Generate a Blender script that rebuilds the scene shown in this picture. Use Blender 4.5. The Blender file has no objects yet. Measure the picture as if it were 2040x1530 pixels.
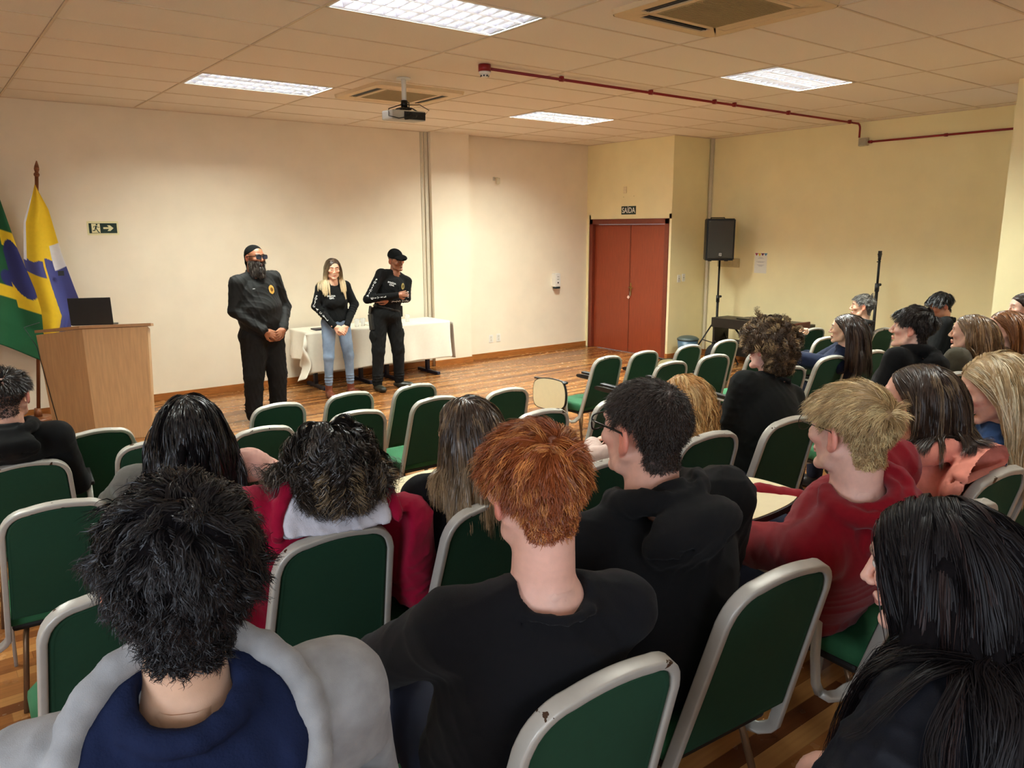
import bpy, bmesh, math, random
import numpy as np
from mathutils import Vector, Matrix
from mathutils.bvhtree import BVHTree

PI = math.pi
S = bpy.context.scene
COL = S.collection
random.seed(7)

# ------------------------------------------------------------------ camera
CAM_Z = 2.0
F_PX, YAW, PITCH, ROLL = 1536.1, 0.656142, 0.199764, -0.004063
def cam_axes():
    f = np.array([math.sin(YAW)*math.cos(PITCH), math.cos(YAW)*math.cos(PITCH), -math.sin(PITCH)])
    r = np.array([math.cos(YAW), -math.sin(YAW), 0.0]); u = np.cross(r, f)
    r2 = r*math.cos(ROLL)+u*math.sin(ROLL); u2 = -r*math.sin(ROLL)+u*math.cos(ROLL)
    return f, r2, u2
CF, CR, CU = cam_axes()
cd = bpy.data.cameras.new('camera'); cam = bpy.data.objects.new('camera', cd); COL.objects.link(cam)
cd.sensor_fit = 'HORIZONTAL'; cd.sensor_width = 36.0; cd.lens = F_PX/2040*36.0
cd.clip_start = 0.05; cd.clip_end = 60
cam.matrix_world = Matrix(((CR[0], CU[0], -CF[0], 0), (CR[1], CU[1], -CF[1], 0), (CR[2], CU[2], -CF[2], CAM_Z), (0, 0, 0, 1)))
S.camera = cam

# ------------------------------------------------------------------ world, exposure
W = bpy.data.worlds.new('world'); S.world = W; W.use_nodes = True
W.node_tree.nodes['Background'].inputs[0].default_value = (0.9, 0.95, 1.0, 1)
W.node_tree.nodes['Background'].inputs[1].default_value = 0.35
S.view_settings.view_transform = 'Standard'; S.view_settings.look = 'None'
S.view_settings.gamma = 1.0; S.view_settings.use_curve_mapping = False
S.view_settings.exposure = 0.58

CEIL = 3.32
# large lights: tubes of the four ceiling troffers (the fittings are built further down)
TROFFERS = [(2.18, 4.07), (2.18, 7.20), (5.95, 4.07), (5.95, 7.20), (-1.59, 4.07), (2.18, 0.94), (5.95, 0.94)]
LAMP_W = [118, 136, 225, 220, 84, 17, 60]
def area(name, loc, rot, sx, sy, power, col):
    l = bpy.data.lights.new(name, 'AREA'); l.shape = 'RECTANGLE'; l.size = sx; l.size_y = sy
    l.energy = power; l.color = col
    o = bpy.data.objects.new(name, l); COL.objects.link(o); o.location = loc; o.rotation_euler = rot
    return o
for (tx, ty), pw in zip(TROFFERS, LAMP_W):
    area('troffer_light', (tx+.61, ty+.295, CEIL+.075), (0, 0, 0), 1.14, .50, pw, (.93, 1.03, .95))
# daylight from the windows in the wall behind and to the left of the camera
area('window_light', (-2.9, 0.2, 1.9), (0, math.radians(-90), 0), 1.3, 2.4, 62, (.72, .84, 1.0))
area('window_light', (-0.6, -2.4, 2.0), (math.radians(90), 0, 0), 2.2, 1.2, 32, (.72, .84, 1.0))

# ------------------------------------------------------------------ materials
MATS = {}
def srgb(r, g, b):
    def f(c):
        c /= 255.0
        return c/12.92 if c <= .04045 else ((c+.055)/1.055)**2.4
    return (f(r), f(g), f(b), 1)
def mat(name, rgb, rough=.6, metal=0.0, var=.06, nscale=30, bump=0.0, bscale=200, sheen=0, coat=0, attr=None, sss=0, spec=.5, trans=0, ior=1.45, emit=None, estr=0, stretch=(1, 1, 1)):
    if name in MATS: return MATS[name]
    m = bpy.data.materials.new(name); m.use_nodes = True
    nt = m.node_tree; N = nt.nodes; L = nt.links
    b = N['Principled BSDF']
    tc = N.new('ShaderNodeTexCoord'); mp = N.new('ShaderNodeMapping'); mp.inputs['Scale'].default_value = stretch
    L.new(tc.outputs['Object'], mp.inputs[0])
    no = N.new('ShaderNodeTexNoise'); no.inputs['Scale'].default_value = nscale; no.inputs['Detail'].default_value = 4
    L.new(mp.outputs[0], no.inputs[0])
    mr = N.new('ShaderNodeMapRange'); mr.inputs[1].default_value = .3; mr.inputs[2].default_value = .7
    mr.inputs[3].default_value = 1-var; mr.inputs[4].default_value = 1+var
    L.new(no.outputs[0], mr.inputs[0])
    mx = N.new('ShaderNodeVectorMath'); mx.operation = 'SCALE'
    if attr:
        at = N.new('ShaderNodeAttribute'); at.attribute_name = attr; L.new(at.outputs['Color'], mx.inputs[0])
    else:
        mx.inputs[0].default_value = srgb(*rgb)[:3]
    L.new(mr.outputs[0], mx.inputs['Scale']); L.new(mx.outputs[0], b.inputs['Base Color'])
    b.inputs['Roughness'].default_value = rough; b.inputs['Metallic'].default_value = metal
    b.inputs['Specular IOR Level'].default_value = spec; b.inputs['IOR'].default_value = ior
    if sheen: b.inputs['Sheen Weight'].default_value = sheen; b.inputs['Sheen Roughness'].default_value = .5
    if coat: b.inputs['Coat Weight'].default_value = coat; b.inputs['Coat Roughness'].default_value = .1
    if sss: b.inputs['Subsurface Weight'].default_value = sss; b.inputs['Subsurface Radius'].default_value = (.012, .005, .003); b.inputs['Subsurface Scale'].default_value = 1.0
    if trans: b.inputs['Transmission Weight'].default_value = trans
    if emit: b.inputs['Emission Color'].default_value = emit; b.inputs['Emission Strength'].default_value = estr
    if bump:
        n2 = N.new('ShaderNodeTexNoise'); n2.inputs['Scale'].default_value = bscale; n2.inputs['Detail'].default_value = 3
        L.new(mp.outputs[0], n2.inputs[0])
        bp = N.new('ShaderNodeBump'); bp.inputs['Strength'].default_value = bump; bp.inputs['Distance'].default_value = .002
        L.new(n2.outputs[0], bp.inputs['Height']); L.new(bp.outputs[0], b.inputs['Normal'])
    MATS[name] = m
    return m

# ------------------------------------------------------------------ mesh helpers
def obj(name, verts, faces, m, parent=None, smooth=False, loc=None, cols=None, kind=None):
    me = bpy.data.meshes.new(name)
    if isinstance(verts, np.ndarray):
        verts = np.ascontiguousarray(verts, dtype=np.float32)
        faces = np.ascontiguousarray(faces, dtype=np.int32)
        k = faces.shape[1]
        me.vertices.add(len(verts)); me.vertices.foreach_set('co', verts.ravel())
        me.loops.add(faces.size); me.loops.foreach_set('vertex_index', faces.ravel())
        me.polygons.add(len(faces)); me.polygons.foreach_set('loop_start', np.arange(0, faces.size, k, dtype=np.int32))
        me.polygons.foreach_set('loop_total', np.full(len(faces), k, dtype=np.int32))
        me.update(calc_edges=True)
    else:
        me.from_pydata([tuple(v) for v in verts], [], [tuple(f) for f in faces]); me.update()
    if smooth: me.polygons.foreach_set('use_smooth', np.ones(len(me.polygons), dtype=bool))
    if cols is not None:
        a = me.color_attributes.new('Col', 'BYTE_COLOR', 'POINT')
        a.data.foreach_set('color', np.ascontiguousarray(cols, dtype=np.float32).ravel())
    for mm in (m if isinstance(m, (list, tuple)) else [m]): me.materials.append(mm)
    o = bpy.data.objects.new(name, me); COL.objects.link(o)
    if parent: o.parent = parent
    if loc is not None: o.location = loc
    if kind: o['kind'] = kind
    return o

class MB:
    """collects shapes into one mesh"""
    def __init__(s): s.bm = bmesh.new(); s.mi = 0
    def _x(s, vs, M, smooth=False):
        if M is not None: bmesh.ops.transform(s.bm, matrix=M, verts=vs)
        fs = {f for v in vs for f in v.link_faces}
        for f in fs: f.material_index = s.mi; f.smooth = smooth
        return vs
    def box(s, a, b, M=None, bev=0):
        g = bmesh.ops.create_cube(s.bm, size=1)['verts']
        c = [(a[i]+b[i])/2 for i in range(3)]; d = [max(abs(b[i]-a[i]), 1e-5) for i in range(3)]
        bmesh.ops.transform(s.bm, matrix=Matrix.Translation(c) @ Matrix.Diagonal((*d, 1)), verts=g)
        if bev:
            es = list({e for v in g for e in v.link_edges})
            r = bmesh.ops.bevel(s.bm, geom=es, offset=bev, segments=2, affect='EDGES', profile=.6)
            g = list({v for f in r['faces'] for v in f.verts} | {v for v in g if v.is_valid})
        return s._x(g, M)
    def cyl(s, a, b, ra, rb=None, n=16, smooth=True):
        a = Vector(a); b = Vector(b); rb = ra if rb is None else rb
        d = b-a; g = bmesh.ops.create_cone(s.bm, cap_ends=True, segments=n, radius1=ra, radius2=rb, depth=max(d.length, 1e-5))['verts']
        q = d.to_track_quat('Z', 'Y').to_matrix().to_4x4()
        s._x(g, Matrix.Translation((a+b)/2) @ q, smooth)
        for f in {f for v in g for f in v.link_faces}:
            if len(f.verts) > 4: f.smooth = False
        return g
    def sph(s, c, r, n=16):
        r = r if isinstance(r, (tuple, list)) else (r, r, r)
        g = bmesh.ops.create_uvsphere(s.bm, u_segments=n, v_segments=max(6, n//2), radius=1)['verts']
        return s._x(g, Matrix.Translation(c) @ Matrix.Diagonal((*r, 1)), True)
    def sweep(s, pts, prof, up=(0, 0, 1), closed=False, cap=True, smooth=True):
        """prof: list of (side, up) offsets"""
        pts = [Vector(p) for p in pts]; n = len(pts); rings = []
        up = Vector(up)
        for i, p in enumerate(pts):
            if closed: t = pts[(i+1) % n]-pts[i-1]
            else: t = pts[min(i+1, n-1)]-pts[max(i-1, 0)]
            t.normalize()
            sd = t.cross(up)
            if sd.length < 1e-4: sd = t.cross(Vector((0, 1, 0)))
            sd.normalize(); uu = sd.cross(t).normalized()
            rings.append([s.bm.verts.new(p+sd*a+uu*b) for a, b in prof])
        k = len(prof); fs = []
        for i in range(n if closed else n-1):
            r0, r1 = rings[i], rings[(i+1) % n]
            for j in range(k):
                fs.append(s.bm.faces.new((r0[j], r0[(j+1) % k], r1[(j+1) % k], r1[j])))
        for f in fs: f.smooth = smooth; f.material_index = s.mi
        if cap and not closed:
            for r in (rings[0][::-1], rings[-1]):
                f = s.bm.faces.new(r); f.material_index = s.mi
        return rings
    def tube(s, pts, r, n=8, **k):
        return s.sweep(pts, [(r*math.cos(2*PI*i/n), r*math.sin(2*PI*i/n)) for i in range(n)], **k)
    def prism(s, poly, z0, z1, M=None, smooth=False):
        """polygon in xy extruded along z"""
        lo = [s.bm.verts.new((x, y, z0)) for x, y in poly]; hi = [s.bm.verts.new((x, y, z1)) for x, y in poly]
        n = len(poly); fs = [s.bm.faces.new(lo[::-1]), s.bm.faces.new(hi)]
        for i in range(n): fs.append(s.bm.faces.new((lo[i], lo[(i+1) % n], hi[(i+1) % n], hi[i])))
        for f in fs: f.material_index = s.mi
        if M is not None: bmesh.ops.transform(s.bm, matrix=M, verts=lo+hi)
        return lo+hi
    def quad(s, *vs):
        f = s.bm.faces.new([s.bm.verts.new(v) for v in vs]); f.material_index = s.mi; return f
    def build(s, name, m, parent=None, loc=None, kind=None):
        bmesh.ops.recalc_face_normals(s.bm, faces=s.bm.faces[:])
        me = bpy.data.meshes.new(name); s.bm.to_mesh(me); s.bm.free()
        for mm in (m if isinstance(m, (list, tuple)) else [m]): me.materials.append(mm)
        o = bpy.data.objects.new(name, me); COL.objects.link(o)
        if parent: o.parent = parent
        if loc is not None: o.location = loc
        if kind: o['kind'] = kind
        return o

def thing(name, label, cat, loc=(0, 0, 0), rz=0, group=None):
    o = bpy.data.objects.new(name, None); COL.objects.link(o); o.location = loc; o.rotation_euler = (0, 0, rz)
    o.empty_display_size = .1
    o['label'] = label; o['category'] = cat
    if group: o['group'] = group
    return o
def tag(o, label, cat, group=None):
    o['label'] = label; o['category'] = cat
    if group: o['group'] = group
    return o
def st(o): o['kind'] = 'structure'; return o
def dup(root, loc, rz, label, group=None):
    r = root.copy(); COL.objects.link(r); r.location = loc; r.rotation_euler = (0, 0, rz); r['label'] = label
    if group: r['group'] = group
    for ch in list(root.children):
        c = ch.copy(); COL.objects.link(c); c.parent = r
        for g in list(ch.children):
            d = g.copy(); COL.objects.link(d); d.parent = c
    return r

# ------------------------------------------------------------------ the room
M_cream = mat('wall_cream', (243, 229, 204), .85, var=.03, nscale=3, bump=.12, bscale=90)
M_yellow = mat('wall_yellow', (248, 234, 184), .8, var=.03, nscale=3, bump=.12, bscale=90)
M_tile = mat('ceiling_tile', (240, 228, 212), .95, var=.05, nscale=260, bump=.5, bscale=350)
M_bar = mat('ceiling_bar', (222, 202, 174), .6, var=.03)
M_base = mat('baseboard_wood', (158, 96, 44), .35, var=.25, nscale=12, stretch=(.6, .6, 8))
M_door = mat('door_red', (138, 58, 30), .38, var=.12, nscale=10, stretch=(6, 6, .5))
M_frame = mat('door_frame_red', (112, 46, 28), .35, var=.1)
M_white = mat('white_plastic', (236, 232, 222), .4, var=.02)
M_conduit = mat('conduit_grey', (206, 196, 172), .5, var=.03)

def wood_floor():
    m = bpy.data.materials.new('wood_floor'); m.use_nodes = True
    nt = m.node_tree; N = nt.nodes; L = nt.links; b = N['Principled BSDF']
    tc = N.new('ShaderNodeTexCoord'); sp = N.new('ShaderNodeSeparateXYZ'); L.new(tc.outputs['Object'], sp.inputs[0])
    def mth(op, a, bb=None):
        n = N.new('ShaderNodeMath'); n.operation = op
        for i, v in enumerate((a, bb)):
            if v is None: continue
            if isinstance(v, (int, float)): n.inputs[i].default_value = v
            else: L.new(v, n.inputs[i])
        return n.outputs[0]
    ry = mth('DIVIDE', sp.outputs[1], .068); row = mth('FLOOR', ry)
    w1 = N.new('ShaderNodeTexWhiteNoise'); w1.noise_dimensions = '1D'; L.new(row, w1.inputs['W'])
    rx = mth('ADD', mth('DIVIDE', sp.outputs[0], 1.35), mth('MULTIPLY', w1.outputs[0], 7.0)); seg = mth('FLOOR', rx)
    cb = N.new('ShaderNodeCombineXYZ'); L.new(row, cb.inputs[0]); L.new(seg, cb.inputs[1])
    w2 = N.new('ShaderNodeTexWhiteNoise'); w2.noise_dimensions = '2D'; L.new(cb.outputs[0], w2.inputs['Vector'])
    cr = N.new('ShaderNodeValToRGB'); e = cr.color_ramp.elements
    e[0].position = 0; e[0].color = srgb(98, 54, 27); e[1].position = 1; e[1].color = srgb(170, 120, 68)
    for p, c in ((.2, (120, 72, 36)), (.45, (138, 86, 44)), (.75, (154, 101, 54))):
        q = e.new(p); q.color = srgb(*c)
    L.new(w2.outputs[0], cr.inputs[0])
    mp = N.new('ShaderNodeMapping'); mp.inputs['Scale'].default_value = (1.2, 22, 1); L.new(tc.outputs['Object'], mp.inputs[0])
    no = N.new('ShaderNodeTexNoise'); no.inputs['Scale'].default_value = 3.0; no.inputs['Detail'].default_value = 6; L.new(mp.outputs[0], no.inputs[0])
    mr = N.new('ShaderNodeMapRange'); mr.inputs[1].default_value = .3; mr.inputs[2].default_value = .7; mr.inputs[3].default_value = .9; mr.inputs[4].default_value = 1.1
    L.new(no.outputs[0], mr.inputs[0])
    fy = mth('FRACT', ry); gy = mth('LESS_THAN', fy, .03); fx = mth('FRACT', rx); gx = mth('LESS_THAN', fx, .002)
    gap = mth('SUBTRACT', 1.0, mth('MULTIPLY', mth('MAXIMUM', gy, gx), .3))
    sc = N.new('ShaderNodeVectorMath'); sc.operation = 'SCALE'; L.new(cr.outputs[0], sc.inputs[0]); L.new(mth('MULTIPLY', mr.outputs[0], gap), sc.inputs['Scale'])
    L.new(sc.outputs[0], b.inputs['Base Color'])
    b.inputs['Roughness'].default_value = .22; b.inputs['Specular IOR Level'].default_value = .5
    n3 = N.new('ShaderNodeTexNoise'); n3.inputs['Scale'].default_value = 14; L.new(tc.outputs['Object'], n3.inputs[0])
    r3 = N.new('ShaderNodeMapRange'); r3.inputs[3].default_value = .16; r3.inputs[4].default_value = .34; L.new(n3.outputs[0], r3.inputs[0]); L.new(r3.outputs[0], b.inputs['Roughness'])
    return m
M_floor = wood_floor()

# floor: flat by the speakers, then low tiers rising towards the back rows
TIERS = [(9.70, 4.86, 0.0), (4.86, 4.03, .05), (4.03, 2.98, .15), (2.98, 1.86, .27), (1.86, .78, .38), (.78, -2.5, .49)]
XL, XR, YB, YF = -3.0, 9.92, -2.5, 9.66
b = MB()
for y1, y0, z in TIERS: b.box((XL, y0, -.12), (XR if y0 < 7.8 else XR, y1, z))
st(b.build('floor', M_floor))
def tier_z(y):
    for y1, y0, z in TIERS:
        if y >= y0: return z
    return .49

# walls
b = MB(); b.box((XL-.1, YF, 0), (5.95, YF+.2, 3.5)); b.box((5.95, 9.57, 0), (6.60, YF+.2, 3.5)); b.box((6.60, YF+.03, 0), (9.2, YF+.2, 3.5))
st(b.build('wall_front', M_cream))
b = MB(); b.box((9.06, 9.62, 0), (9.26, YF+.06, 3.5)); b.box((9.06, 7.85, 2.13), (9.26, 9.62, 3.5)); b.box((9.06, 7.85, 0), (9.26, 7.897, 2.2)); b.box((9.06, 9.595, 0), (9.26, 9.63, 2.2))
b.box((9.26, 7.85, 0), (XR+.2, 8.05, 3.5)); st(b.build('wall_door', M_yellow))
b = MB(); b.box((XR, 3.0, 0), (XR+.2, 7.95, 3.5)); st(b.build('wall_right', M_yellow))
b = MB(); b.box((8.25, YB, 0), (8.75, 3.08, 3.5)); st(b.build('wall_right_near', M_yellow))
b = MB()   # left wall with a window opening
for a, c in (((XL-.2, YB-.2, 0), (XL, -1.0, 3.5)), ((XL-.2, 1.4, 0), (XL, YF+.2, 3.5)), ((XL-.2, -1.0, 0), (XL, 1.4, 1.2)), ((XL-.2, -1.0, 2.6), (XL, 1.4, 3.5))): b.box(a, c)
st(b.build('wall_left', M_cream))
b = MB()
for a, c in (((XL, YB-.2, 0), (-1.8, YB, 3.5)), ((.6, YB-.2, 0), (XR, YB, 3.5)), ((-1.8, YB-.2, 0), (.6, YB, 1.3)), ((-1.8, YB-.2, 2.7), (.6, YB, 3.5))): b.box(a, c)
st(b.build('wall_back', M_cream))
# baseboards
b = MB()
b.box((XL, YF-.016, 0), (5.95, YF, .085), bev=.003); b.box((5.94, 9.554, 0), (6.615, 9.57, .085), bev=.003); b.box((6.60, YF+.014, 0), (9.06, YF+.03, .085), bev=.003)
st(b.build('baseboard_front', M_base))
b = MB(); b.box((9.044, 7.834, 0), (9.06, 7.885, .085)); b.box((9.05, 7.834, 0), (XR, 7.85, .085), bev=.003); b.box((XR-.016, 3.1, 0), (XR, 7.85, .085), bev=.003)
st(b.build('baseboard_right', M_base))

# ceiling: tiles with real gaps beside the T bars, holes where the troffers and cassettes sit
GX0, GDX, GY0, GDY = .915, 1.256, 5.93, .625
holes = set()
for tx, ty in TROFFERS: holes.add((round((tx-.01-GX0)/GDX), round((ty-.01-GY0)/GDY)))
b = MB()
for i in range(-4, 8):
    for j in range(-14, 6):
        if (i, j) in holes: continue
        x0 = GX0+i*GDX; y0 = GY0+j*GDY
        b.box((max(x0+.0115, XL), y0+.0115, CEIL), (min(x0+GDX-.0115, XR), min(y0+GDY-.0115, YF), CEIL+.014))
b.box((XL, YB, CEIL+.25), (XR, YF+.2, CEIL+.27))
st(b.build('ceiling', M_tile))
b = MB()
for i in range(-3, 9):
    x = GX0+i*GDX
    if x < XR: b.box((x-.008, YB, CEIL-.004), (x+.008, YF, CEIL+.03))
for j in range(-13, 7):
    y = GY0+j*GDY
    b.box((XL, y-.008, CEIL-.0035), (XR, min(y+.008, YF), CEIL+.03))
st(b.build('trim_1', M_bar))
# perimeter angle
b = MB(); b.box((XL, YF-.022, CEIL-.006), (9.06, YF, CEIL)); b.box((XR-.022, 3.1, CEIL-.006), (XR, 7.85, CEIL)); b.box((9.04, 7.83, CEIL-.006), (9.06, YF, CEIL)); b.box((9.06, 7.828, CEIL-.006), (XR, 7.85, CEIL))
st(b.build('trim_2', M_bar))
# vertical cable covers on the walls
b = MB(); b.box((5.83, YF-.012, .085), (5.862, YF, CEIL-.006), bev=.002); b.box((5.885, YF-.03, .085), (5.935, YF, CEIL-.006), bev=.004)
st(b.build('trim_3', M_conduit))
b = MB(); b.box((XR-.045, 7.79, .085), (XR-.005, 7.835, CEIL-.006), bev=.004); st(b.build('trim_4', M_conduit))
b = MB(); b.box((9.052, 7.86, 2.13), (9.06, 9.62, 2.133)); st(b.build('trim_5', M_frame))

# windows (behind and beside the camera)
M_glass = mat('window_glass', (235, 240, 240), .02, trans=1.0, var=0)
def window(name, a, c, ax):
    b = MB(); t = .05
    (x0, y0, z0), (x1, y1, z1) = a, c
    if ax == 'x':
        for p, q in (((x0, y0, z0), (x1, y1, z0+t)), ((x0, y0, z1-t), (x1, y1, z1)), ((x0, y0, z0), (x1, y0+t, z1)), ((x0, y1-t, z0), (x1, y1, z1)), ((x0, (y0+y1)/2-t/2, z0), (x1, (y0+y1)/2+t/2, z1))): b.box(p, q)
    else:
        for p, q in (((x0, y0, z0), (x1, y1, z0+t)), ((x0, y0, z1-t), (x1, y1, z1)), ((x0, y0, z0), (x0+t, y1, z1)), ((x1-t, y0, z0), (x1, y1, z1)), (((x0+x1)/2-t/2, y0, z0), ((x0+x1)/2+t/2, y1, z1))): b.box(p, q)
    f = st(b.build(name, M_white))
    b = MB()
    if ax == 'x': b.box(((x0+x1)/2-.003, y0+t, z0+t), ((x0+x1)/2+.003, y1-t, z1-t))
    else: b.box((x0+t, (y0+y1)/2-.003, z0+t), (x1-t, (y0+y1)/2+.003, z1-t))
    b.build('window_pane', M_glass, f)
window('window_1', (XL-.14, -1.0, 1.2), (XL-.06, 1.4, 2.6), 'x')
window('window_2', (-1.8, YB-.14, 1.3), (.6, YB-.06, 2.7), 'y')

# double door
d = thing('door_1', 'tall dark red double door in a red frame beneath the exit lettering', 'door', (9.06, 8.74, 0)); d['kind'] = 'structure'
del d['label']; del d['category']
b = MB(); y0, y1 = -.85, .86
b.box((-.02, y0, 0), (.12, y0+.075, 2.13), bev=.004); b.box((-.02, y1-.075, 0), (.12, y1, 2.13), bev=.004); b.box((-.02, y0, 2.05), (.12, y1, 2.13), bev=.004)
b.build('door_frame', M_frame, d)
for a, c in ((y0+.078, -.032), (-.026, y1-.078)):
    b = MB(); b.box((.035, a, .008), (.07, c, 2.046), bev=.003); lf = b.build('door_leaf', M_door, d)
    if a < -.1:
        b = MB(); b.box((.030, -.075, .93), (.036, -.045, 1.13), bev=.002); b.cyl((.03, -.06, 1.06), (-.015, -.06, 1.06), .008); b.tube([(-.015, -.06, 1.06), (-.02, -.09, 1.06), (-.018, -.15, 1.055)], .008)
        b.build('door_handle', mat('brass_dark', (150, 120, 70), .35, .9), lf)
b = MB(); b.box((.028, -.036, .01), (.036, -.022, 2.04)); b.build('door_stop', M_frame, d)
k = thing('key_ring', 'keys with a pale square tag hanging from the red door lock', 'keys', (9.078, 8.68, .985))
b = MB(); b.tube([(0, .012*math.cos(t), .012*math.sin(t)) for t in np.linspace(0, 2*PI, 13)[:-1]], .0012, 6, closed=True); b.box((-.002, -.006, -.07), (0, .004, -.012)); b.build('key', mat('steel', (190, 190, 190), .3, 1), k)
b = MB(); b.box((-.004, -.022, -.022), (0, .022, .022), M=Matrix.Translation((0, .03, -.085)) @ Matrix.Rotation(.7, 4, 'X'), bev=.001); b.build('key_tag', mat('tag_pink', (236, 200, 188), .5), k)
# ------------------------------------------------------------------ ceiling troffers
M_louv = mat('louvre_aluminium', (228, 226, 236), .17, .97, var=0)
M_steelw = mat('troffer_white', (244, 240, 232), .45, var=0)
M_tube = mat('tube_glow', (255, 250, 240), .3, var=0, emit=(1, .95, .86, 1), estr=9)
def louv_prof(x0, x1, y, h):
    pass
def troffer(x, y, label):
    t = thing('ceiling_light', label, 'ceiling light', (x, y, CEIL), group='recessed louvre lights')
    w, dd, H = 1.236, .605, .11
    b = MB()   # housing
    b.box((0, 0, H-.004), (w, dd, H)); b.box((0, 0, 0), (.006, dd, H)); b.box((w-.006, 0, 0), (w, dd, H)); b.box((0, 0, 0), (w, .006, H)); b.box((0, dd-.006, 0), (w, dd, H))
    b.box((0, 0, -.004), (w, .016, .002)); b.box((0, dd-.016, -.004), (w, dd, .002)); b.box((0, 0, -.004), (.016, dd, .002)); b.box((w-.016, 0, -.004), (w, dd, .002))
    b.build('housing', M_steelw, t)
    b = MB()   # parabolic louvre: long blades and V cross blades
    nx, ny = 13, 3
    cw = (w-.04)/nx; ch = (dd-.04)/ny
    for j in range(ny+1):
        yy = .02+j*ch
        b.prism([(-.003, .0), (.003, .0), (.011, .045), (-.011, .045)], .02, w-.02, Matrix.Translation((0, yy, 0)) @ Matrix(((0, 0, 1, 0), (1, 0, 0, 0), (0, 1, 0, 0), (0, 0, 0, 1))))
    for j in range(ny):
        for i in range(nx+1):
            xx = .02+i*cw
            b.prism([(-.002, .006), (.002, .006), (.014, .043), (-.014, .043)], .02+j*ch, .02+(j+1)*ch, Matrix.Translation((xx, 0, 0)) @ Matrix(((1, 0, 0, 0), (0, 0, 1, 0), (0, 1, 0, 0), (0, 0, 0, 1))))
    b.build('louvre', M_louv, t)
    for j in range(3):
        b = MB(); yy = .02+(j+.5)*ch
        b.cyl((.03, yy, .085), (w-.03, yy, .085), .013); b.build('fluorescent_tube', M_tube, t)
    return t
troffer(2.178, 4.065, 'large bright louvre light at the top of the picture, left of the near air conditioner')
troffer(2.178, 7.19, 'bright louvre light with visible cells beside the projector, nearest the flags')
troffer(5.946, 4.065, 'blazing white ceiling light behind the red pipe, towards the right wall')
troffer(5.946, 7.19, 'small blazing white ceiling light nearest the door corner')
for tx, ty in TROFFERS[4:]:
    troffer(tx, ty-.005, 'recessed louvre ceiling light outside the picture above the audience')

# ------------------------------------------------------------------ air conditioner cassettes
M_ac = mat('ac_cream', (226, 200, 158), .5, var=.02)
M_dark = mat('slot_dark', (28, 26, 24), .6)
M_grille = mat('ac_grille', (172, 150, 106), .6, var=.05)
def cassette(cx, cy, s, label, openings):
    t = thing('air_conditioner', label, 'air conditioner', (cx, cy, CEIL), group='ceiling cassettes')
    b = MB(); h = s/2
    def rr(h, r, n=6):
        p = []
        for qx, qy, a0 in ((h-r, h-r, 0), (-h+r, h-r, 90), (-h+r, -h+r, 180), (h-r, -h+r, 270)):
            for i in range(n+1): a = math.radians(a0+90*i/n); p.append((qx+r*math.cos(a), qy+r*math.sin(a)))
        return p
    # panel: flat ring with slots cut as four trapezoid frames
    g = .58*h; o0 = .66*h; o1 = .82*h; L = .60*h
    outer = rr(h, .07); n = len(outer)
    top = [b.bm.verts.new((x, y, .0)) for x, y in outer]; mid = [b.bm.verts.new((x*.985, y*.985, -.028)) for x, y in outer]
    for i in range(n): b.bm.faces.new((top[i], top[(i+1) % n], mid[(i+1) % n], mid[i]))
    inner = []
    hw = h*.985
    # bottom face pieces around slots
    def P(x0, y0, x1, y1, z=-.028, z1=-.02): b.box((x0, y0, z), (x1, y1, z1))
    b.bm.faces.new([b.bm.verts.new((x*.985, y*.985, -.0285)) for x, y in rr(o1*0+h, .07)][::-1]) if False else None
    for sx in (0, 1, 2, 3):
        R = Matrix.Rotation(sx*PI/2, 4, 'Z')
        b.box((-L, o1, -.0285), (L, hw-.004, -.02), M=R)      # outer strip
        b.box((-L, g, -.0285), (L, o0, -.02), M=R)            # inner strip
        pts = [(L, g), (L, hw-.004), (hw-.075, hw-.004)]
        for i in range(7):
            a = math.radians(90-90*i/6); pts.append((hw-.072+.068*math.cos(a), hw-.072+.068*math.sin(a)))
        pts += [(hw-.004, L), (g, L), (g, g)]
        b.prism(pts, -.0285, -.02, R)
    b.build('panel', M_ac, t)
    b = MB(); b.box((-hw+.02, -hw+.02, -.0185), (hw-.02, hw-.02, -.012)); b.build('slot_cavity', M_dark, t)
    for sx in range(4):
        R = Matrix.Rotation(sx*PI/2, 4, 'Z'); b = MB()
        if openings[sx]: b.box((-L+.01, -.012, -.002), (L-.01, .012, .002), M=R @ Matrix.Translation((0, (o0+o1)/2, -.017)) @ Matrix.Rotation(1.0, 4, 'X'))
        else: b.box((-L+.004, o0+.008, -.027), (L-.004, o1-.004, -.02), M=R)
        b.build('air_flap', M_ac if not openings[sx] else mat('flap_dark', (70, 66, 60), .4), t)
    b = MB(); b.box((-g+.006, -g+.006, -.03), (g-.006, g-.006, -.022), bev=.003)
    for i in range(34):
        y = -g+.02+i*(2*g-.04)/33; b.box((-g+.02, y-.003, -.033), (g-.02, y+.003, -.029))
    b.build('intake_grille', M_grille, t)
    return t
cassette(4.12, 3.22, 1.0, 'large cream ceiling cassette cut by the top edge of the picture', (1, 1, 0, 0))
cassette(4.07, 7.12, .98, 'cream ceiling cassette directly behind the projector', (0, 1, 0, 1))

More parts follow.
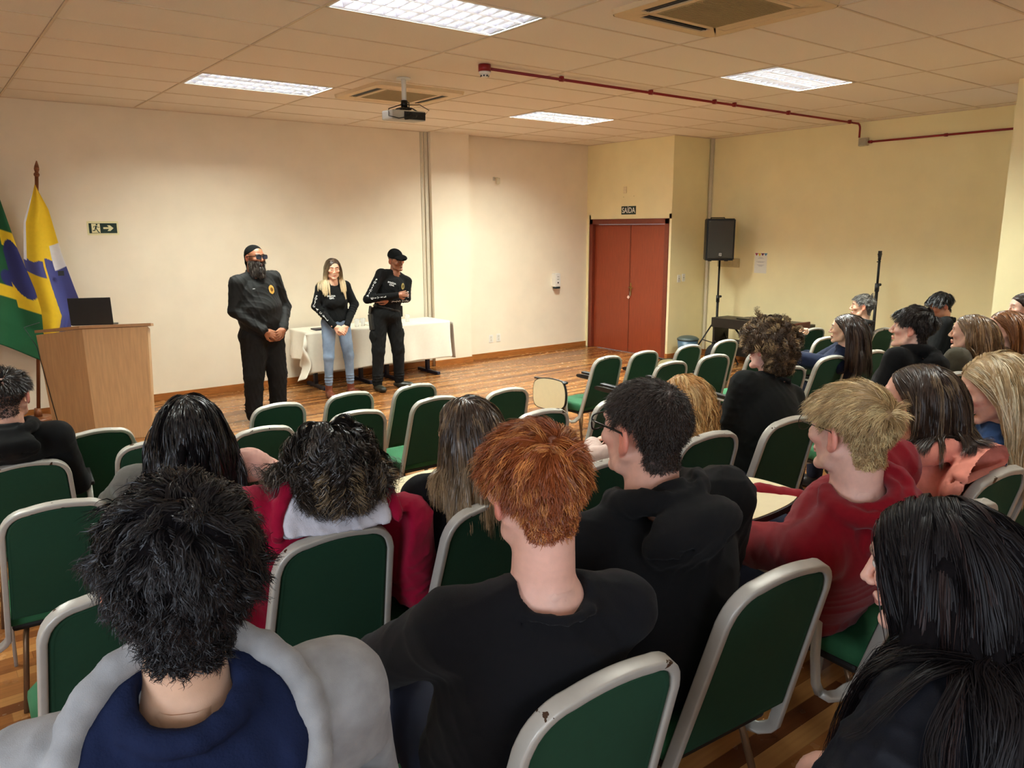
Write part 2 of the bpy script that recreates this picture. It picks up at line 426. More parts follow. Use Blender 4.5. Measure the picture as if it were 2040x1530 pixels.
# ------------------------------------------------------------------ projector
M_grey = mat('projector_grey', (176, 170, 156), .45); M_blk = mat('black_plastic', (24, 23, 22), .42); M_blkm = mat('black_metal', (18, 17, 17), .35, .2)
px, py = 3.70, 6.38
t = thing('projector', 'grey projector hanging on a white pole from the ceiling', 'projector', (px, py, CEIL-.012))
b = MB(); b.cyl((0, 0, 0), (0, 0, .010), .062, n=24); b.cyl((0, 0, -.20), (0, 0, 0), .022, n=16); b.build('ceiling_pole', M_white, t)
b = MB(); b.cyl((0, 0, -.24), (0, 0, -.18), .03); b.box((-.05, -.045, -.262), (.05, .045, -.25), bev=.003)
for sx in (-1, 1):
    for sy in (-1, 1): b.tube([(0, 0, -.235), (sx*.05, sy*.05, -.25), (sx*.085, sy*.075, -.275)], .006, 6)
b.build('mount_bracket', M_blkm, t)
RM = Matrix.Rotation(-.10, 4, 'Z') @ Matrix.Rotation(.06, 4, 'X')
b = MB(); b.box((-.165, -.12, -.355), (.165, .12, -.27), M=RM, bev=.015); b.build('case', M_grey, t)
b = MB(); b.cyl((-.10, .12, -.31), (-.10, .15, -.31), .036, .034, 20); bmesh.ops.transform(b.bm, matrix=RM, verts=b.bm.verts[:]); b.build('lens', M_blk, t)
b = MB(); b.box((-.05, -.124, -.345), (.155, -.118, -.28), M=RM)
for i in range(6): b.box((-.04+i*.03, -.128, -.33+.01*(i % 2)), (-.02+i*.03, -.122, -.315+.012*(i % 2)), M=RM)
b.build('socket_panel', M_blk, t)
b = MB()
b.tube([(.02, -.11, -.30), (-.06, -.17, -.34), (-.15, -.16, -.36), (-.19, -.05, -.33), (-.15, .02, -.26), (-.04, 0, -.22), (.0, -.02, -.19), (.03, -.03, -.2), (.02, -.05, -.25)], .005, 6)
b.tube([(.13, -.13, -.31), (.16, -.16, -.27), (.10, -.10, -.22), (.03, -.03, -.22), (.0, .03, -.18)], .004, 6)
b.tube([(.05, -.13, -.32), (.0, -.2, -.35), (-.1, -.18, -.37), (-.02, -.12, -.29)], .004, 6)
b.build('cable', M_blk, t)

# ------------------------------------------------------------------ smoke detector, red conduit
M_red = mat('conduit_red', (140, 26, 30), .35, var=.05)
t = thing('smoke_detector', 'small smoke detector on a red base at the end of the red pipe', 'smoke detector', (3.94, 5.47, CEIL-.004))
b = MB(); b.cyl((0, 0, -.055), (0, 0, 0), .052, n=24); b.build('detector_base', M_red, t)
b = MB(); b.cyl((0, 0, -.075), (0, 0, -.055), .046, .05, 24); b.cyl((0, 0, -.098), (0, 0, -.075), .028, .04, 24); b.build('sensor_head', M_white, t)
b = MB()
for i in range(8): a = i*PI/4; b.box((-.006, .026, -.094), (.006, .036, -.082), M=Matrix.Rotation(a, 4, 'Z'))
b.build('sensor_slots', M_dark, t)
t = thing('red_pipe', 'thin dark red pipe crossing the ceiling from the smoke detector to the right wall', 'pipe', (3.99, 5.47, CEIL-.03))
Lx = XR-.05-3.99
b = MB(); pts = [(0, 0, 0), (Lx-.06, 0, 0)]+[(Lx-.06+.06*math.sin(a), 0, -.06+.06*math.cos(a)) for a in np.linspace(.2, PI/2, 6)]+[(Lx, 0, -.17)]
b.tube(pts, .0125, 10, up=(0, 1, 0)); b.build('conduit_run', M_red, t)
for xx in (.79, 1.95, 2.93, 3.27, 4.28, 5.62):
    b = MB(); b.cyl((xx-.02, 0, 0), (xx+.02, 0, 0), .019); b.box((xx-.012, -.02, .0), (xx+.012, .02, .026)); b.build('pipe_clamp', M_red, t)
t = thing('junction_box', 'small grey junction box at the bend of the red pipe on the right wall', 'junction box', (XR-.05, 5.42, 3.06))
b = MB(); b.box((-.0, -.06, -.045), (.05, .06, .055), bev=.006); b.build('box_body', mat('box_grey', (190, 176, 150), .5), t)
b = MB(); b.box((-.006, -.05, -.035), (.0, .05, .045), bev=.003); b.build('box_lid', mat('lid_grey', (170, 160, 138), .4), t)
t = thing('red_pipe', 'dark red pipe running along the top of the right yellow wall', 'pipe', (XR-.02, 5.36, 3.06))
b = MB(); b.cyl((0, 0, 0), (0, -2.3, 0), .0125, n=10); b.build('conduit_run', M_red, t)
for yy in (-.03, -.95, -1.75):
    b = MB(); b.cyl((0, yy-.02, 0), (0, yy+.02, 0), .018); b.box((0, yy-.012, -.018), (.02, yy+.012, .018)); b.build('pipe_clamp', M_red, t)

# ------------------------------------------------------------------ writing helper
def text_mesh(s, size, name='lettering', extrude=0.0, align='CENTER', bold=0.0, sx=1.0):
    c = bpy.data.curves.new(name, 'FONT'); c.body = s; c.size = size; c.align_x = align; c.align_y = 'CENTER'; c.extrude = extrude; c.offset = bold
    o = bpy.data.objects.new(name, c); COL.objects.link(o)
    dg = bpy.context.evaluated_depsgraph_get(); me = bpy.data.meshes.new_from_object(o.evaluated_get(dg))
    bpy.data.objects.remove(o); bpy.data.curves.remove(c)
    if sx != 1: me.transform(Matrix.Diagonal((sx, 1, 1, 1)))
    return me
def put_text(s, size, m, M, parent, **k):
    me = text_mesh(s, size, **k); me.transform(M); me.materials.clear(); me.materials.append(m)
    o = bpy.data.objects.new('lettering', me); COL.objects.link(o); o.parent = parent; return o
# plate on the front wall faces -y: local x -> x, local y -> z
FW = Matrix(((1, 0, 0, 0), (0, 0, -1, 0), (0, 1, 0, 0), (0, 0, 0, 1)))
# on the door wall faces -x: local x -> -y, local y -> z
DW = Matrix(((0, 0, -1, 0), (-1, 0, 0, 0), (0, 1, 0, 0), (0, 0, 0, 1)))
M_sgreen = mat('sign_green', (16, 44, 32), .4, var=.02); M_scream = mat('sign_cream', (232, 222, 170), .5, var=.02)
t = thing('exit_sign', 'green running figure and arrow exit sign on the front wall', 'sign', (1.575, YF, 1.94))
b = MB(); b.box((0, -.004, 0), (.315, 0, .15)); b.build('sign_plate', M_scream, t)
b = MB(); b.box((.018, -.006, .02), (.297, -.004, .128)); b.build('green_panel', M_sgreen, t)
b = MB(); b.box((.044, -.0075, .024), (.128, -.006, .124))
b.prism([(.16, .066), (.216, .066), (.200, .044), (.228, .044), (.262, .075), (.228, .106), (.200, .106), (.216, .085), (.16, .085)], .006, .0078, FW)
b.build('arrow_and_doorway', M_scream, t)
b = MB()
def stroke(pts, w):
    for (x0, y0), (x1, y1) in zip(pts[:-1], pts[1:]):
        dx, dy = x1-x0, y1-y0; l = math.hypot(dx, dy); nx, ny = -dy/l*w/2, dx/l*w/2
        b.prism([(x0-nx, y0-ny), (x1-nx, y1-ny), (x1+nx, y1+ny), (x0+nx, y0+ny)], .0076, .0088, FW)
b.cyl((.096, -.0076, .113), (.096, -.0088, .113), .009, n=16)
stroke([(.091, .100), (.082, .070)], .016); stroke([(.092, .097), (.070, .096), (.060, .082)], .006); stroke([(.092, .097), (.108, .084), (.122, .084)], .006)
stroke([(.086, .072), (.098, .052), (.110, .030), (.120, .030)], .009); stroke([(.080, .072), (.074, .050), (.052, .050)], .009)
b.build('running_figure', M_sgreen, t)
t = thing('exit_lettering_sign', 'dark green plate reading SAÍDA above the red door', 'sign', (9.06, 8.735, 2.2))
b = MB(); b.box((-.004, -.155, 0), (0, .155, .128)); b.build('sign_plate', M_sgreen, t)
put_text('SAÍDA', .118, mat('sign_white', (240, 238, 226), .4, var=0), Matrix.Translation((-.005, 0, .060)) @ DW, t, sx=.86, bold=.0015)
# small plates on walls
def plate(name, label, cat, loc, wall, w, h, holes=2, group=None):
    t = thing(name, label, cat, loc, group=group); M = FW if wall == 'F' else DW
    b = MB(); vs = b.box((-w/2, -h/2, 0), (w/2, h/2, .008), M=M, bev=.002); b.build('face_plate', M_white, t)
    b = MB(); b.box((-w*.28, -h*.36, .008), (w*.28, h*.36, .0095), M=M, bev=.0005); b.build('insert', mat('insert_white', (222, 216, 200), .4), t)
    b = MB()
    if holes == 2:
        for yy in (-h*.18, h*.18):
            for xx in (-.008, .008): b.cyl(M @ Vector((xx, yy, .0094)), M @ Vector((xx, yy, .0101)), .0026, n=8)
    else: b.box((-w*.16, -h*.03, .0094), (w*.16, h*.03, .0105), M=M)
    b.build('socket_holes', M_dark, t)
    return t
plate('power_outlet', 'left of the two white outlets low on the front wall', 'outlet', (7.045, YF+.03, .30), 'F', .075, .12, group='outlets low on the front wall')
plate('power_outlet', 'right of the two white outlets low on the front wall', 'outlet', (7.19, YF+.03, .305), 'F', .075, .12, group='outlets low on the front wall')
plate('light_switch', 'left white switch on the wall beside the loudspeaker', 'switch', (9.27, 7.85, 1.23), 'F', .07, .115, 1, group='switches beside the door')
plate('light_switch', 'right white switch on the wall beside the loudspeaker', 'switch', (9.375, 7.85, 1.24), 'F', .07, .115, 1, group='switches beside the door')
t = thing('soap_dispenser', 'white wall dispenser with a dark nozzle on the front wall', 'dispenser', (8.345, YF+.03, 1.02))
b = MB(); b.box((-.055, -.10, .03), (.055, 0, .25), bev=.014); b.build('dispenser_body', M_white, t)
b = MB(); b.box((-.045, -.105, .0), (.045, -.015, .035), bev=.01); b.build('nozzle_tray', mat('dispenser_dark', (30, 48, 54), .3), t)
b = MB(); b.box((-.012, -.1025, .085), (.012, -.099, .11), bev=.001); b.box((-.02, -.1015, .15), (.02, -.0995, .156)); b.box((-.02, -.1015, .19), (.02, -.0995, .196)); b.build('dispenser_window', M_dark, t)
t = thing('motion_sensor', 'small white motion sensor bracket high on the front wall', 'sensor', (7.13, YF+.03, 2.70))
b = MB(); b.box((-.02, -.012, .0), (.02, 0, .055), bev=.003); b.tube([(.0, -.01, .03), (.01, -.05, .045), (.03, -.06, .04)], .006, 6); b.build('bracket', M_conduit, t)
b = MB(); b.box((.0, -.09, -.05), (.055, -.045, .04), bev=.012); b.build('sensor_body', mat('sensor_cream', (216, 200, 166), .45), t)
t = thing('vent_cover', 'faint square white cover on the wall above the exit lettering', 'cover', (9.06, 8.82, 2.53))
b = MB(); b.box((-.01, -.035, 0), (0, .035, .10), bev=.003); b.build('cover_plate', mat('cover_yellowed', (236, 216, 170), .5), t)
b = MB(); b.cyl((-.003, .03, -.06), (0, .03, -.06), .004, n=8); b.cyl((-.003, -.19, -.05), (0, -.19, -.05), .004, n=8); b.build('screw_hole', M_dark, t)
t = thing('wall_box', 'beige cable box on the wall behind the loudspeaker pole', 'box', (XR, 7.42, 1.40))
b = MB(); b.box((-.04, -.19, 0), (0, .19, .13), bev=.004); b.build('box_body', mat('box_beige', (196, 176, 130), .5), t)
b = MB(); b.box((-.043, -.10, .02), (-.04, .08, .11)); b.build('box_panel', mat('box_beige2', (184, 164, 118), .4), t)

# notice sheet (its square code is left out)
t = thing('notice_sheet', 'white notice with coloured bunting top taped to the yellow wall', 'notice', (XR, 6.865, 1.33))
b = MB(); b.box((-.0015, -.105, 0), (0, .105, .295)); b.build('paper', mat('paper_white', (236, 230, 214), .7, var=.01), t)
cols = [(150, 30, 60), (230, 190, 40), (110, 30, 60), (80, 140, 170)]
for i, c in enumerate(cols):
    y = .095-i*.052; b = MB()
    b.prism([(-y-.008, .29), (-y+.048, .29), (-y+.02, .25 if i != 1 else .24)], .0016, .0022, DW); b.build('bunting', mat('bunting_%d' % i, c, .6), t)
b = MB()
for z, w in ((.225, .03), (.215, .05), (.165, .075), (.158, .05), (.118, .06), (.11, .04), (.10, .03)): b.box((-.0022, -w, z), (-.0015, w, z+.003))
b.build('printed_lines', mat('print_grey', (150, 140, 140), .6), t)

# ------------------------------------------------------------------ lectern
M_oak = mat('lectern_oak', (206, 164, 116), .5, var=.10, nscale=9, stretch=(7, 7, .5))
M_oakd = mat('lectern_edge', (176, 130, 88), .5, var=.08)
LC = Vector((1.215, 8.30, 0))      # near vertical corner at the floor
t = thing('lectern', 'pale oak lectern with a laptop on its slanted top beside the flags', 'lectern', (1.215, 8.27, 0))
# plan: wide front face towards the audience, side face towards the flags; body widens upwards
fx = Vector((.46, -.22, 0)); sx = Vector((-.30, .13, 0)); bk = Vector((.0, .38, 0))
def lp(a, z, k):   # corner at height z with flare k
    return (a.x*(1+k*z)+0, a.y*(1+k*z), z)
A0 = Vector((0, -.10, 0)); A1 = A0+Vector((.47, -.20, 0)); A2 = A1+Vector((.10, .36, 0)); A3 = A0+Vector((-.30, .40, 0)); 
def shell(name, pts, z0, z1f, m, th=.018):
    pass
ctr = (A0+A1+A2+A3)/4
def cor(a, z, f=.10): 
    q = ctr+(a-ctr)*(1+f*z); return Vector((q.x, q.y, z))
tops = {0: 1.085, 1: 1.09, 2: 1.02, 3: 1.01}
def panel(name, i, j, ps, m, inset=0):
    a0, b0 = cor(ps[i], 0), cor(ps[j], 0); a1, b1 = cor(ps[i], tops[i]), cor(ps[j], tops[j])
    n = (b0-a0).cross(Vector((0, 0, 1))).normalized()*(-.018)
    bm = MB(); v = [bm.bm.verts.new(q) for q in (a0, b0, b1, a1, a0+n, b0+n, b1+n, a1+n)]
    for f in ((0, 1, 2, 3), (7, 6, 5, 4), (0, 4, 5, 1), (1, 5, 6, 2), (2, 6, 7, 3), (3, 7, 4, 0)): bm.bm.faces.new([v[q] for q in f])
    bm.build(name, m, t)
PS = [A0, A1, A2, A3]
panel('front_panel', 0, 1, PS, M_oak); panel('side_panel', 1, 2, PS, M_oak); panel('side_panel', 3, 0, PS, mat('lectern_oak_shaded', (196, 152, 106), .5, var=.10, nscale=9, stretch=(7, 7, .5)))  # left side is the same oak, its shade put into a darker colour
b = MB(); q = [cor(a, 1.0, k_) for a, k_ in zip(PS, (.24, .20, .2, .12))]
zz = [1.092, 1.098, 1.045, 1.03]
v = [b.bm.verts.new((p.x, p.y, z)) for p, z in zip(q, zz)]+[b.bm.verts.new((p.x, p.y, z+.026)) for p, z in zip(q, zz)]
for f in ((3, 2, 1, 0), (4, 5, 6, 7), (0, 1, 5, 4), (1, 2, 6, 5), (2, 3, 7, 6), (3, 0, 4, 7)): b.bm.faces.new([v[k] for k in f])
b.build('top_board', M_oakd, t)
b = MB(); b.box((-.02, .02, .45), (.32, .14, .47)); b.build('shelf', M_oak, t)
b = MB(); b.tube([cor(A3, 1.13, .2)+Vector((.10, -.06, .0)), cor(A3, 1.09, .26)+Vector((.0, -.03, 0)), cor(A3, .9, .18)+Vector((.02, -.05, 0)), cor(A3, .4, .15)+Vector((.03, -.05, 0)), cor(A3, .02, .1)+Vector((.05, -.06, 0))], .004, 6); b.build('cable', M_blk, t)
lt = thing('laptop', 'open black laptop seen from behind on the lectern', 'laptop', (1.32, 8.34, 1.095), -.38)
b = MB(); b.box((-.18, -.02, .0), (.18, .22, .018), M=Matrix.Rotation(-.1, 4, 'X'), bev=.004); b.build('keyboard_base', M_blk, lt)
b = MB(); b.box((-.185, -.008, .0), (.185, .004, .262), M=Matrix.Translation((0, -.02, .008)) @ Matrix.Rotation(.12, 4, 'X'), bev=.004); b.build('screen_lid', mat('laptop_black', (24, 23, 22), .55), lt)

# ------------------------------------------------------------------ flags on wooden poles
M_pole = mat('flagpole_wood', (132, 78, 44), .35, var=.2, nscale=14, stretch=(4, 4, .4))
def pole(t, base, top):
    base = Vector(base); top = Vector(top); d = (top-base).normalized()
    b = MB(); b.cyl(base, top-d*.16, .019, .017, 12)
    for s0, s1, r0, r1 in ((.16, .145, .017, .027), (.145, .13, .027, .027), (.13, .115, .027, .016), (.115, .085, .016, .025), (.085, .06, .025, .022), (.06, .0, .022, .005)):
        b.cyl(top-d*s0, top-d*s1, r0, r1, 12)
    b.build('flagpole', M_pole, t)
def cloth_flag(name, t, L, Rr, z_top, z_bot, y, colf, folds, amp, n=150, m=130, ph=0):
    """hanging cloth between edge curves L(h), Rr(h), h from 0 (top) to 1"""
    V = []; C = []
    for i in range(n+1):
        h = i/n; xl, xr = L(h), Rr(h)
        for j in range(m+1):
            s = j/m; x = xl+(xr-xl)*s
            zt, zb = z_top(s), z_bot(s); z = zt+(zb-zt)*h
            dy = amp*min(1, .25+h)*(math.sin(folds*s*2*PI+ph+1.2*math.sin(2.3*h))+.35*math.sin(folds*4.1*s+3*h+ph))
            V.append((x, y+dy, z)); C.append(colf(s, h))
    F = [(i*(m+1)+j, i*(m+1)+j+1, (i+1)*(m+1)+j+1, (i+1)*(m+1)+j) for i in range(n) for j in range(m)]
    o = obj(name, V, F, mat('flag_cloth', (255, 255, 255), .75, attr='Col', var=.03, sheen=.3), t, True, cols=np.array(C))
    so = o.modifiers.new('thick', 'SOLIDIFY'); so.thickness = .0015
    return o
def pw(*pts):
    return lambda h: float(np.interp(h, [p[0] for p in pts], [p[1] for p in pts]))
cG = srgb(12, 92, 50); cY = srgb(240, 200, 30); cB = srgb(40, 44, 110); cW = srgb(236, 234, 236); cBr = srgb(70, 74, 140)
# second flag: yellow, white and blue
t = thing('flag', 'yellow, white and blue flag on a wooden pole beside the lectern', 'flag', (.94, 9.38, 0))
def W2(p): return (p[0]-.94, p[1]-9.38, p[2])
pole(t, W2((.875, 9.42, .03)), W2((1.145, 9.42, 2.69)))
def col2(s, h):
    if s < .07 and h < .5: return cW
    d = h-.47-.0*s
    if h < .47+.02*math.sin(9*s): 
        return cY if (s < .72 or h < .38) else cW
    if h > .47 and h < .58 and s < .45: return cBr
    if s > .60 and h < .60+.25*(s-.6): return cW if (s > .72 and h < .54) else cBr
    if s > .50+.15*max(0, h-.6): return cBr if s > .62 else cBr
    return cY
cloth_flag('flag_cloth', t, pw((0, .155), (.25, .02), (.5, -.02), (.75, .02), (1, .05)), pw((0, .165), (.15, .25), (.45, .32), (.7, .405), (.82, .45), (.9, .37), (1, .30)),
           lambda s: 2.46-.03*s, lambda s: .95+(.0 if s < .5 else 0)-.14*math.sin(s*3.0), -.03, col2, 1.35, .035, ph=.6)
b = MB(); b.box((.26, -.085, 1.53), (.315, -.08, 1.58)); b.build('crest_ribbon', mat('crest_dark', (40, 42, 46), .5), t)
b = MB(); b.cyl((-.065, .04, 0), (-.065, .04, .05), .16, .12, 24); b.cyl((-.065, .04, .05), (-.065, .04, .14), .04, .03, 16); b.build('pole_base', M_pole, t)
# first flag: green with yellow rhombus and blue disc, cut by the picture edge
t = thing('flag', 'green flag with yellow rhombus and blue disc at the left edge', 'flag', (.52, 9.42, 0))
pole(t, (-.02, 0, .03), (.12, .02, 2.90))
def col1(s, h):
    if s < .13 and h < .42: return cW
    # folded rhombus and disc seen aslant
    if h > .37 and s > .62:
        if ((s-.84)/.26)**2+((h-.56)/.15)**2 < 1: return cB
        if h < .45 or (h > .64 and h < .78 and s > .60): return cY
    if .67 < h < .735 and s > .2: return cY
    if ((s-.62)/.18)**2+((h-.63)/.05)**2 < 1: return cB
    return cG
cloth_flag('flag_cloth', t, pw((0, .13), (.3, .06), (1, -.12)), pw((0, .15), (.2, .26), (.45, .36), (.6, .44), (.75, .52), (.88, .58), (1, .44)),
           lambda s: 2.74, lambda s: .98-.33*s-(.0), -.02, col1, 1.3, .04, ph=2.2)
b = MB(); b.cyl((-.02, 0, 0), (-.02, 0, .05), .16, .12, 24); b.cyl((-.02, 0, .05), (-.02, 0, .14), .04, .03, 16); b.build('pole_base', M_pole, t)

# ------------------------------------------------------------------ side table with white cloth
M_cloth = mat('table_linen', (236, 228, 210), .85, var=.02, bump=.05, sheen=.2)
M_leg = mat('table_leg_blue', (34, 38, 56), .4, .1)
TX0, TX1, TY0, TY1, TZ = 3.76, 5.80, 8.98, 9.54, .74
for i, (a, c, lab) in enumerate(((TX0, 4.76, 'left folding table with dark T legs under the white cloth'), (4.79, TX1, 'right folding table with dark T legs under the white cloth'))):
    t = thing('folding_table', lab, 'table', ((a+c)/2, (TY0+TY1)/2, 0), group='tables under the white cloth')
    w = (c-a)/2; dd = (TY1-TY0)/2
    b = MB(); b.box((-w, -dd, TZ-.028), (w, dd, TZ), bev=.003); b.build('tabletop', mat('table_top', (190, 186, 176), .5), t)
    for s in (-1, 1):
        b = MB(); x = s*(w-.18)
        b.box((x-.022, -.03, .03), (x+.022, .03, TZ-.028), bev=.003); b.box((x-.025, -dd-.02, .0), (x+.025, dd-.04, .045), bev=.01); b.box((x-.02, -.2, TZ-.05), (x+.02, .2, TZ-.028)); b.build('leg', M_leg, t)
# cloth: grid draped over the top with hanging folds
V = []; nu, nv = 150, 60
def drape():
    V = []; F = []
    xs = np.linspace(TX0-.36, TX1+.05, nu+1); n2 = nv
    for j in range(n2+1):
        sv = j/n2
        for i in range(nu+1):
            u = xs[i]
            v = sv*(.56+.50)      # arc from the back edge forward and down
            y = TY1-min(v, .56)-.0; drop = max(0, v-.56)
            ox = max(0, TX0-u); x = u
            fr = math.sin(u*9.0)*.6+math.sin(u*17.3+1)*.4
            z = TZ+.004
            if drop > 0:
                z -= drop; y -= .02+.05*drop+.022*fr*min(1, drop*3)
            if ox > 0:
                z -= ox*.98; x = TX0-.015-.12*ox+.03*math.sin(y*16)*min(1, ox*5)
                if drop > 0: z = TZ-max(drop, ox)*1.0-.25*min(drop, ox); x = TX0-.05-.25*min(drop, ox)-.04*math.sin(drop*14); y -= .06*math.sin(ox*12)
            ex = max(0, u-TX1)
            if ex > 0: x = TX1+.012+.01*math.sin(z*9); z -= ex*.5
            V.append((x, y, z))
    for j in range(n2):
        for i in range(nu): F.append((j*(nu+1)+i, j*(nu+1)+i+1, (j+1)*(nu+1)+i+1, (j+1)*(nu+1)+i))
    return V, F
V, F = drape()
# right end hanging side
k0 = len(V); m2 = 12; n3 = 30
for j in range(n3+1):
    y = TY1-j/n3*(.60)
    for i in range(m2+1):
        h = i/m2*.5; V.append((TX1+.055+.03*h+.012*math.sin(y*22)*h*2, y-.03*h, TZ-.02-h if h > 0 else TZ-.018))
for j in range(n3):
    for i in range(m2): F.append((k0+j*(m2+1)+i, k0+j*(m2+1)+i+1, k0+(j+1)*(m2+1)+i+1, k0+(j+1)*(m2+1)+i))
o = obj('tablecloth', V, F, M_cloth, None, True); tag(o, 'white cloth hanging over the tables behind the officers', 'tablecloth')
so = o.modifiers.new('thick', 'SOLIDIFY'); so.thickness = .002
b = MB(); b.box((-.11, -.08, 0), (.11, .08, .018), bev=.003); tag(b.build('notebook', mat('book_navy', (32, 28, 44), .4), None, (4.02, 9.18, TZ+.007)), 'dark closed book on the white tablecloth beside the jeans', 'book')
M_cup = mat('clear_plastic', (250, 248, 244), .1, var=0)
M_cup.node_tree.nodes['Principled BSDF'].inputs['Alpha'].default_value = .28
def cup(x, y, lab):
    b = MB(); n = 20
    for r0, r1, z0, z1 in ((.026, .036, 0, .10),):
        ri = [[b.bm.verts.new((r*math.cos(2*PI*k/n), r*math.sin(2*PI*k/n), z)) for k in range(n)] for r, z in ((.0005, 0), (r0, 0), (r1, z1), (r1-.0012, z1), (r0-.001, .002), (.0005, .002))]
        for a, c in zip(ri[:-1], ri[1:]):
            for k in range(n):
                f = b.bm.faces.new((a[k], a[(k+1) % n], c[(k+1) % n], c[k])); f.smooth = True
    o = b.build('plastic_cup', M_cup, None, (x, y, TZ+.007)); tag(o, lab, 'cup', 'clear cups on the tablecloth'); return o
cup(4.50, 9.15, 'clear plastic cup on the cloth just right of the woman'); cup(4.60, 9.18, 'second clear cup on the cloth, towards the capped officer')
cup(5.28, 9.20, 'clear plastic cup on the cloth right of the capped officer'); 
b = MB(); b.box((-.10, -.07, 0), (.10, .07, .012), bev=.003); tag(b.build('paper_stack', mat('paper_white', (236, 230, 214), .7), None, (4.76, 9.2, TZ+.007)), 'low white paper stack on the tablecloth between the cups', 'papers')

# ------------------------------------------------------------------ loudspeaker, stands, piano, bin
t = thing('loudspeaker', 'black loudspeaker with a square logo on a tripod by the right wall', 'loudspeaker', (9.47, 7.30, 1.52), -.72)
b = MB(); b.prism([(-.205, -.17), (.205, -.17), (.205, .02), (.13, .19), (-.13, .19), (-.205, .02)], 0, .60); bmesh.ops.bevel(b.bm, geom=b.bm.edges[:], offset=.014, segments=2, affect='EDGES'); b.build('cabinet', M_blk, t)
b = MB(); b.box((-.185, -.185, .03), (.185, -.17, .575), bev=.012); b.build('grille', mat('speaker_grille', (62, 58, 50), .55, .3, var=.35, nscale=260), t)
b = MB(); b.box((-.026, -.19, .055), (.026, -.184, .12), bev=.002); lg = b.build('logo_plate', mat('logo_black', (14, 14, 14), .4), t)
b = MB(); M = Matrix.Translation((0, -.1905, .0875)) @ FW
for a, c in (((-.018, -.02), (-.010, .022)), ((-.004, .004), (.004, .024)), ((.010, .002), (.018, .022)), ((-.006, -.022), (.018, -.016)), ((-.006, -.008), (.018, -.002)), ((.010, -.016), (.018, -.008))): b.box((a[0], a[1], 0), (c[0], c[1], .001), M=M)
b.build('logo_mark', mat('logo_white', (220, 216, 206), .4), lg)
b = MB(); b.tube([(-.10, .1, .60), (-.10, .12, .615), (.10, .12, .615), (.10, .1, .60)], .008, 6)
for x in (-.12, .12): b.box((x-.025, -.05, -.014), (x+.025, .0, 0))
b.build('carry_handle', M_blk, t)
def tripod(loc, H, label, top=True, rz=0, spread=.42, hub=.95):
    t = thing('tripod_stand', label, 'stand', loc, rz)
    b = MB(); b.cyl((0, 0, .20), (0, 0, hub+.05), .0185); b.cyl((0, 0, hub), (0, 0, H), .0145); b.build('pole', M_blkm, t)
    b = MB(); b.cyl((0, 0, hub-.02), (0, 0, hub+.07), .026); b.cyl((.02, 0, hub+.05), (.06, 0, hub+.05), .007); b.cyl((.05, 0, hub+.05), (.07, 0, hub+.05), .018); b.cyl((0, 0, hub-.03), (0, 0, hub-.02), .0262); b.build('clamp_collar', M_blk, t)
    b = MB(); b.cyl((0, 0, .60), (0, 0, .66), .03); b.cyl((0, 0, .26), (0, 0, .30), .028); b.build('leg_hub', M_blk, t)
    for k in range(3):
        a = 2*PI*k/3+.5; c, s = math.cos(a), math.sin(a)
        b = MB(); b.tube([(.03*c, .03*s, .63), (spread*c, spread*s, .02)], .011, 8); b.tube([(.03*c, .03*s, .28), (.5*spread*c+.01, .5*spread*s, .335)], .008, 6); lg = b.build('leg', M_blkm, t)
        b = MB(); b.sph((spread*c, spread*s, .018), .018, 10); b.build('rubber_foot', M_blk, lg)
    return t
tripod((9.50, 7.28, 0), 1.52, 'black tripod holding up the loudspeaker beside the yellow corner', hub=.93)
t = tripod((9.30, 4.77, .05), 1.55, 'tall black pole stand with an empty clamp top by the right wall', hub=1.2)
b = MB(); b.cyl((0, 0, 1.55), (0, 0, 1.60), .018); b.box((-.02, -.015, 1.59), (.02, .015, 1.66), bev=.004); b.cyl((-.04, 0, 1.62), (.04, 0, 1.62), .009); b.cyl((-.05, 0, 1.53), (.03, 0, 1.53), .006); b.build('clamp_top', M_blk, t)
M_piano = mat('piano_black', (30, 25, 20), .45, var=.1)
t = thing('digital_piano', 'dark closed digital piano standing along the yellow wall', 'piano', (9.42, 6.45, 0))
b = MB(); b.box((-.19, -.72, .56), (.19, .72, .70), bev=.006); b.build('keyboard_case', M_piano, t)
b = MB(); b.box((-.10, -.60, .701), (.18, .35, .715), bev=.003); b.build('case_lid', mat('piano_lid', (22, 19, 17), .35), t)
for s in (-1, 1):
    b = MB(); b.box((-.15, s*.70-.02 if s > 0 else -.72, .0), (.18, s*.72 if s > 0 else -.68, .56), bev=.004); b.box((-.22, s*.70-.025, 0), (.20, s*.70+.025, .04), bev=.006); b.build('side_panel', M_piano, t)
b = MB(); b.box((.13, -.68, .12), (.15, .68, .36)); b.build('back_board', M_piano, t)
b = MB(); b.tube([(.0, .45, .56), (.10, .05, .10)], .014, 8); b.build('brace', M_blkm, t)
t = thing('trash_bin', 'round blue grey bin with a swing lid against the yellow wall', 'bin', (9.12, 7.50, 0))
b = MB(); b.cyl((0, 0, 0), (0, 0, .34), .125, .155, 28); b.build('bin_body', mat('bin_blue', (74, 98, 116), .35), t)
b = MB(); b.cyl((0, 0, .34), (0, 0, .36), .162, .162, 28); b.sph((0, 0, .355), (.155, .155, .05), 24); b.build('swing_lid', mat('bin_lid', (72, 84, 80), .4), t)
t = thing('backpack', 'black backpack slumped at the foot of the loudspeaker tripod', 'bag', (9.05, 6.95, 0))
b = MB(); b.sph((0, 0, .17), (.15, .13, .18), 20); b.build('bag_body', mat('bag_black', (20, 19, 19), .8, bump=.3, bscale=40), t)
b = MB(); b.sph((-.10, -.06, .12), (.07, .07, .10), 14); b.build('front_pocket', mat('bag_black2', (26, 24, 24), .8), t)
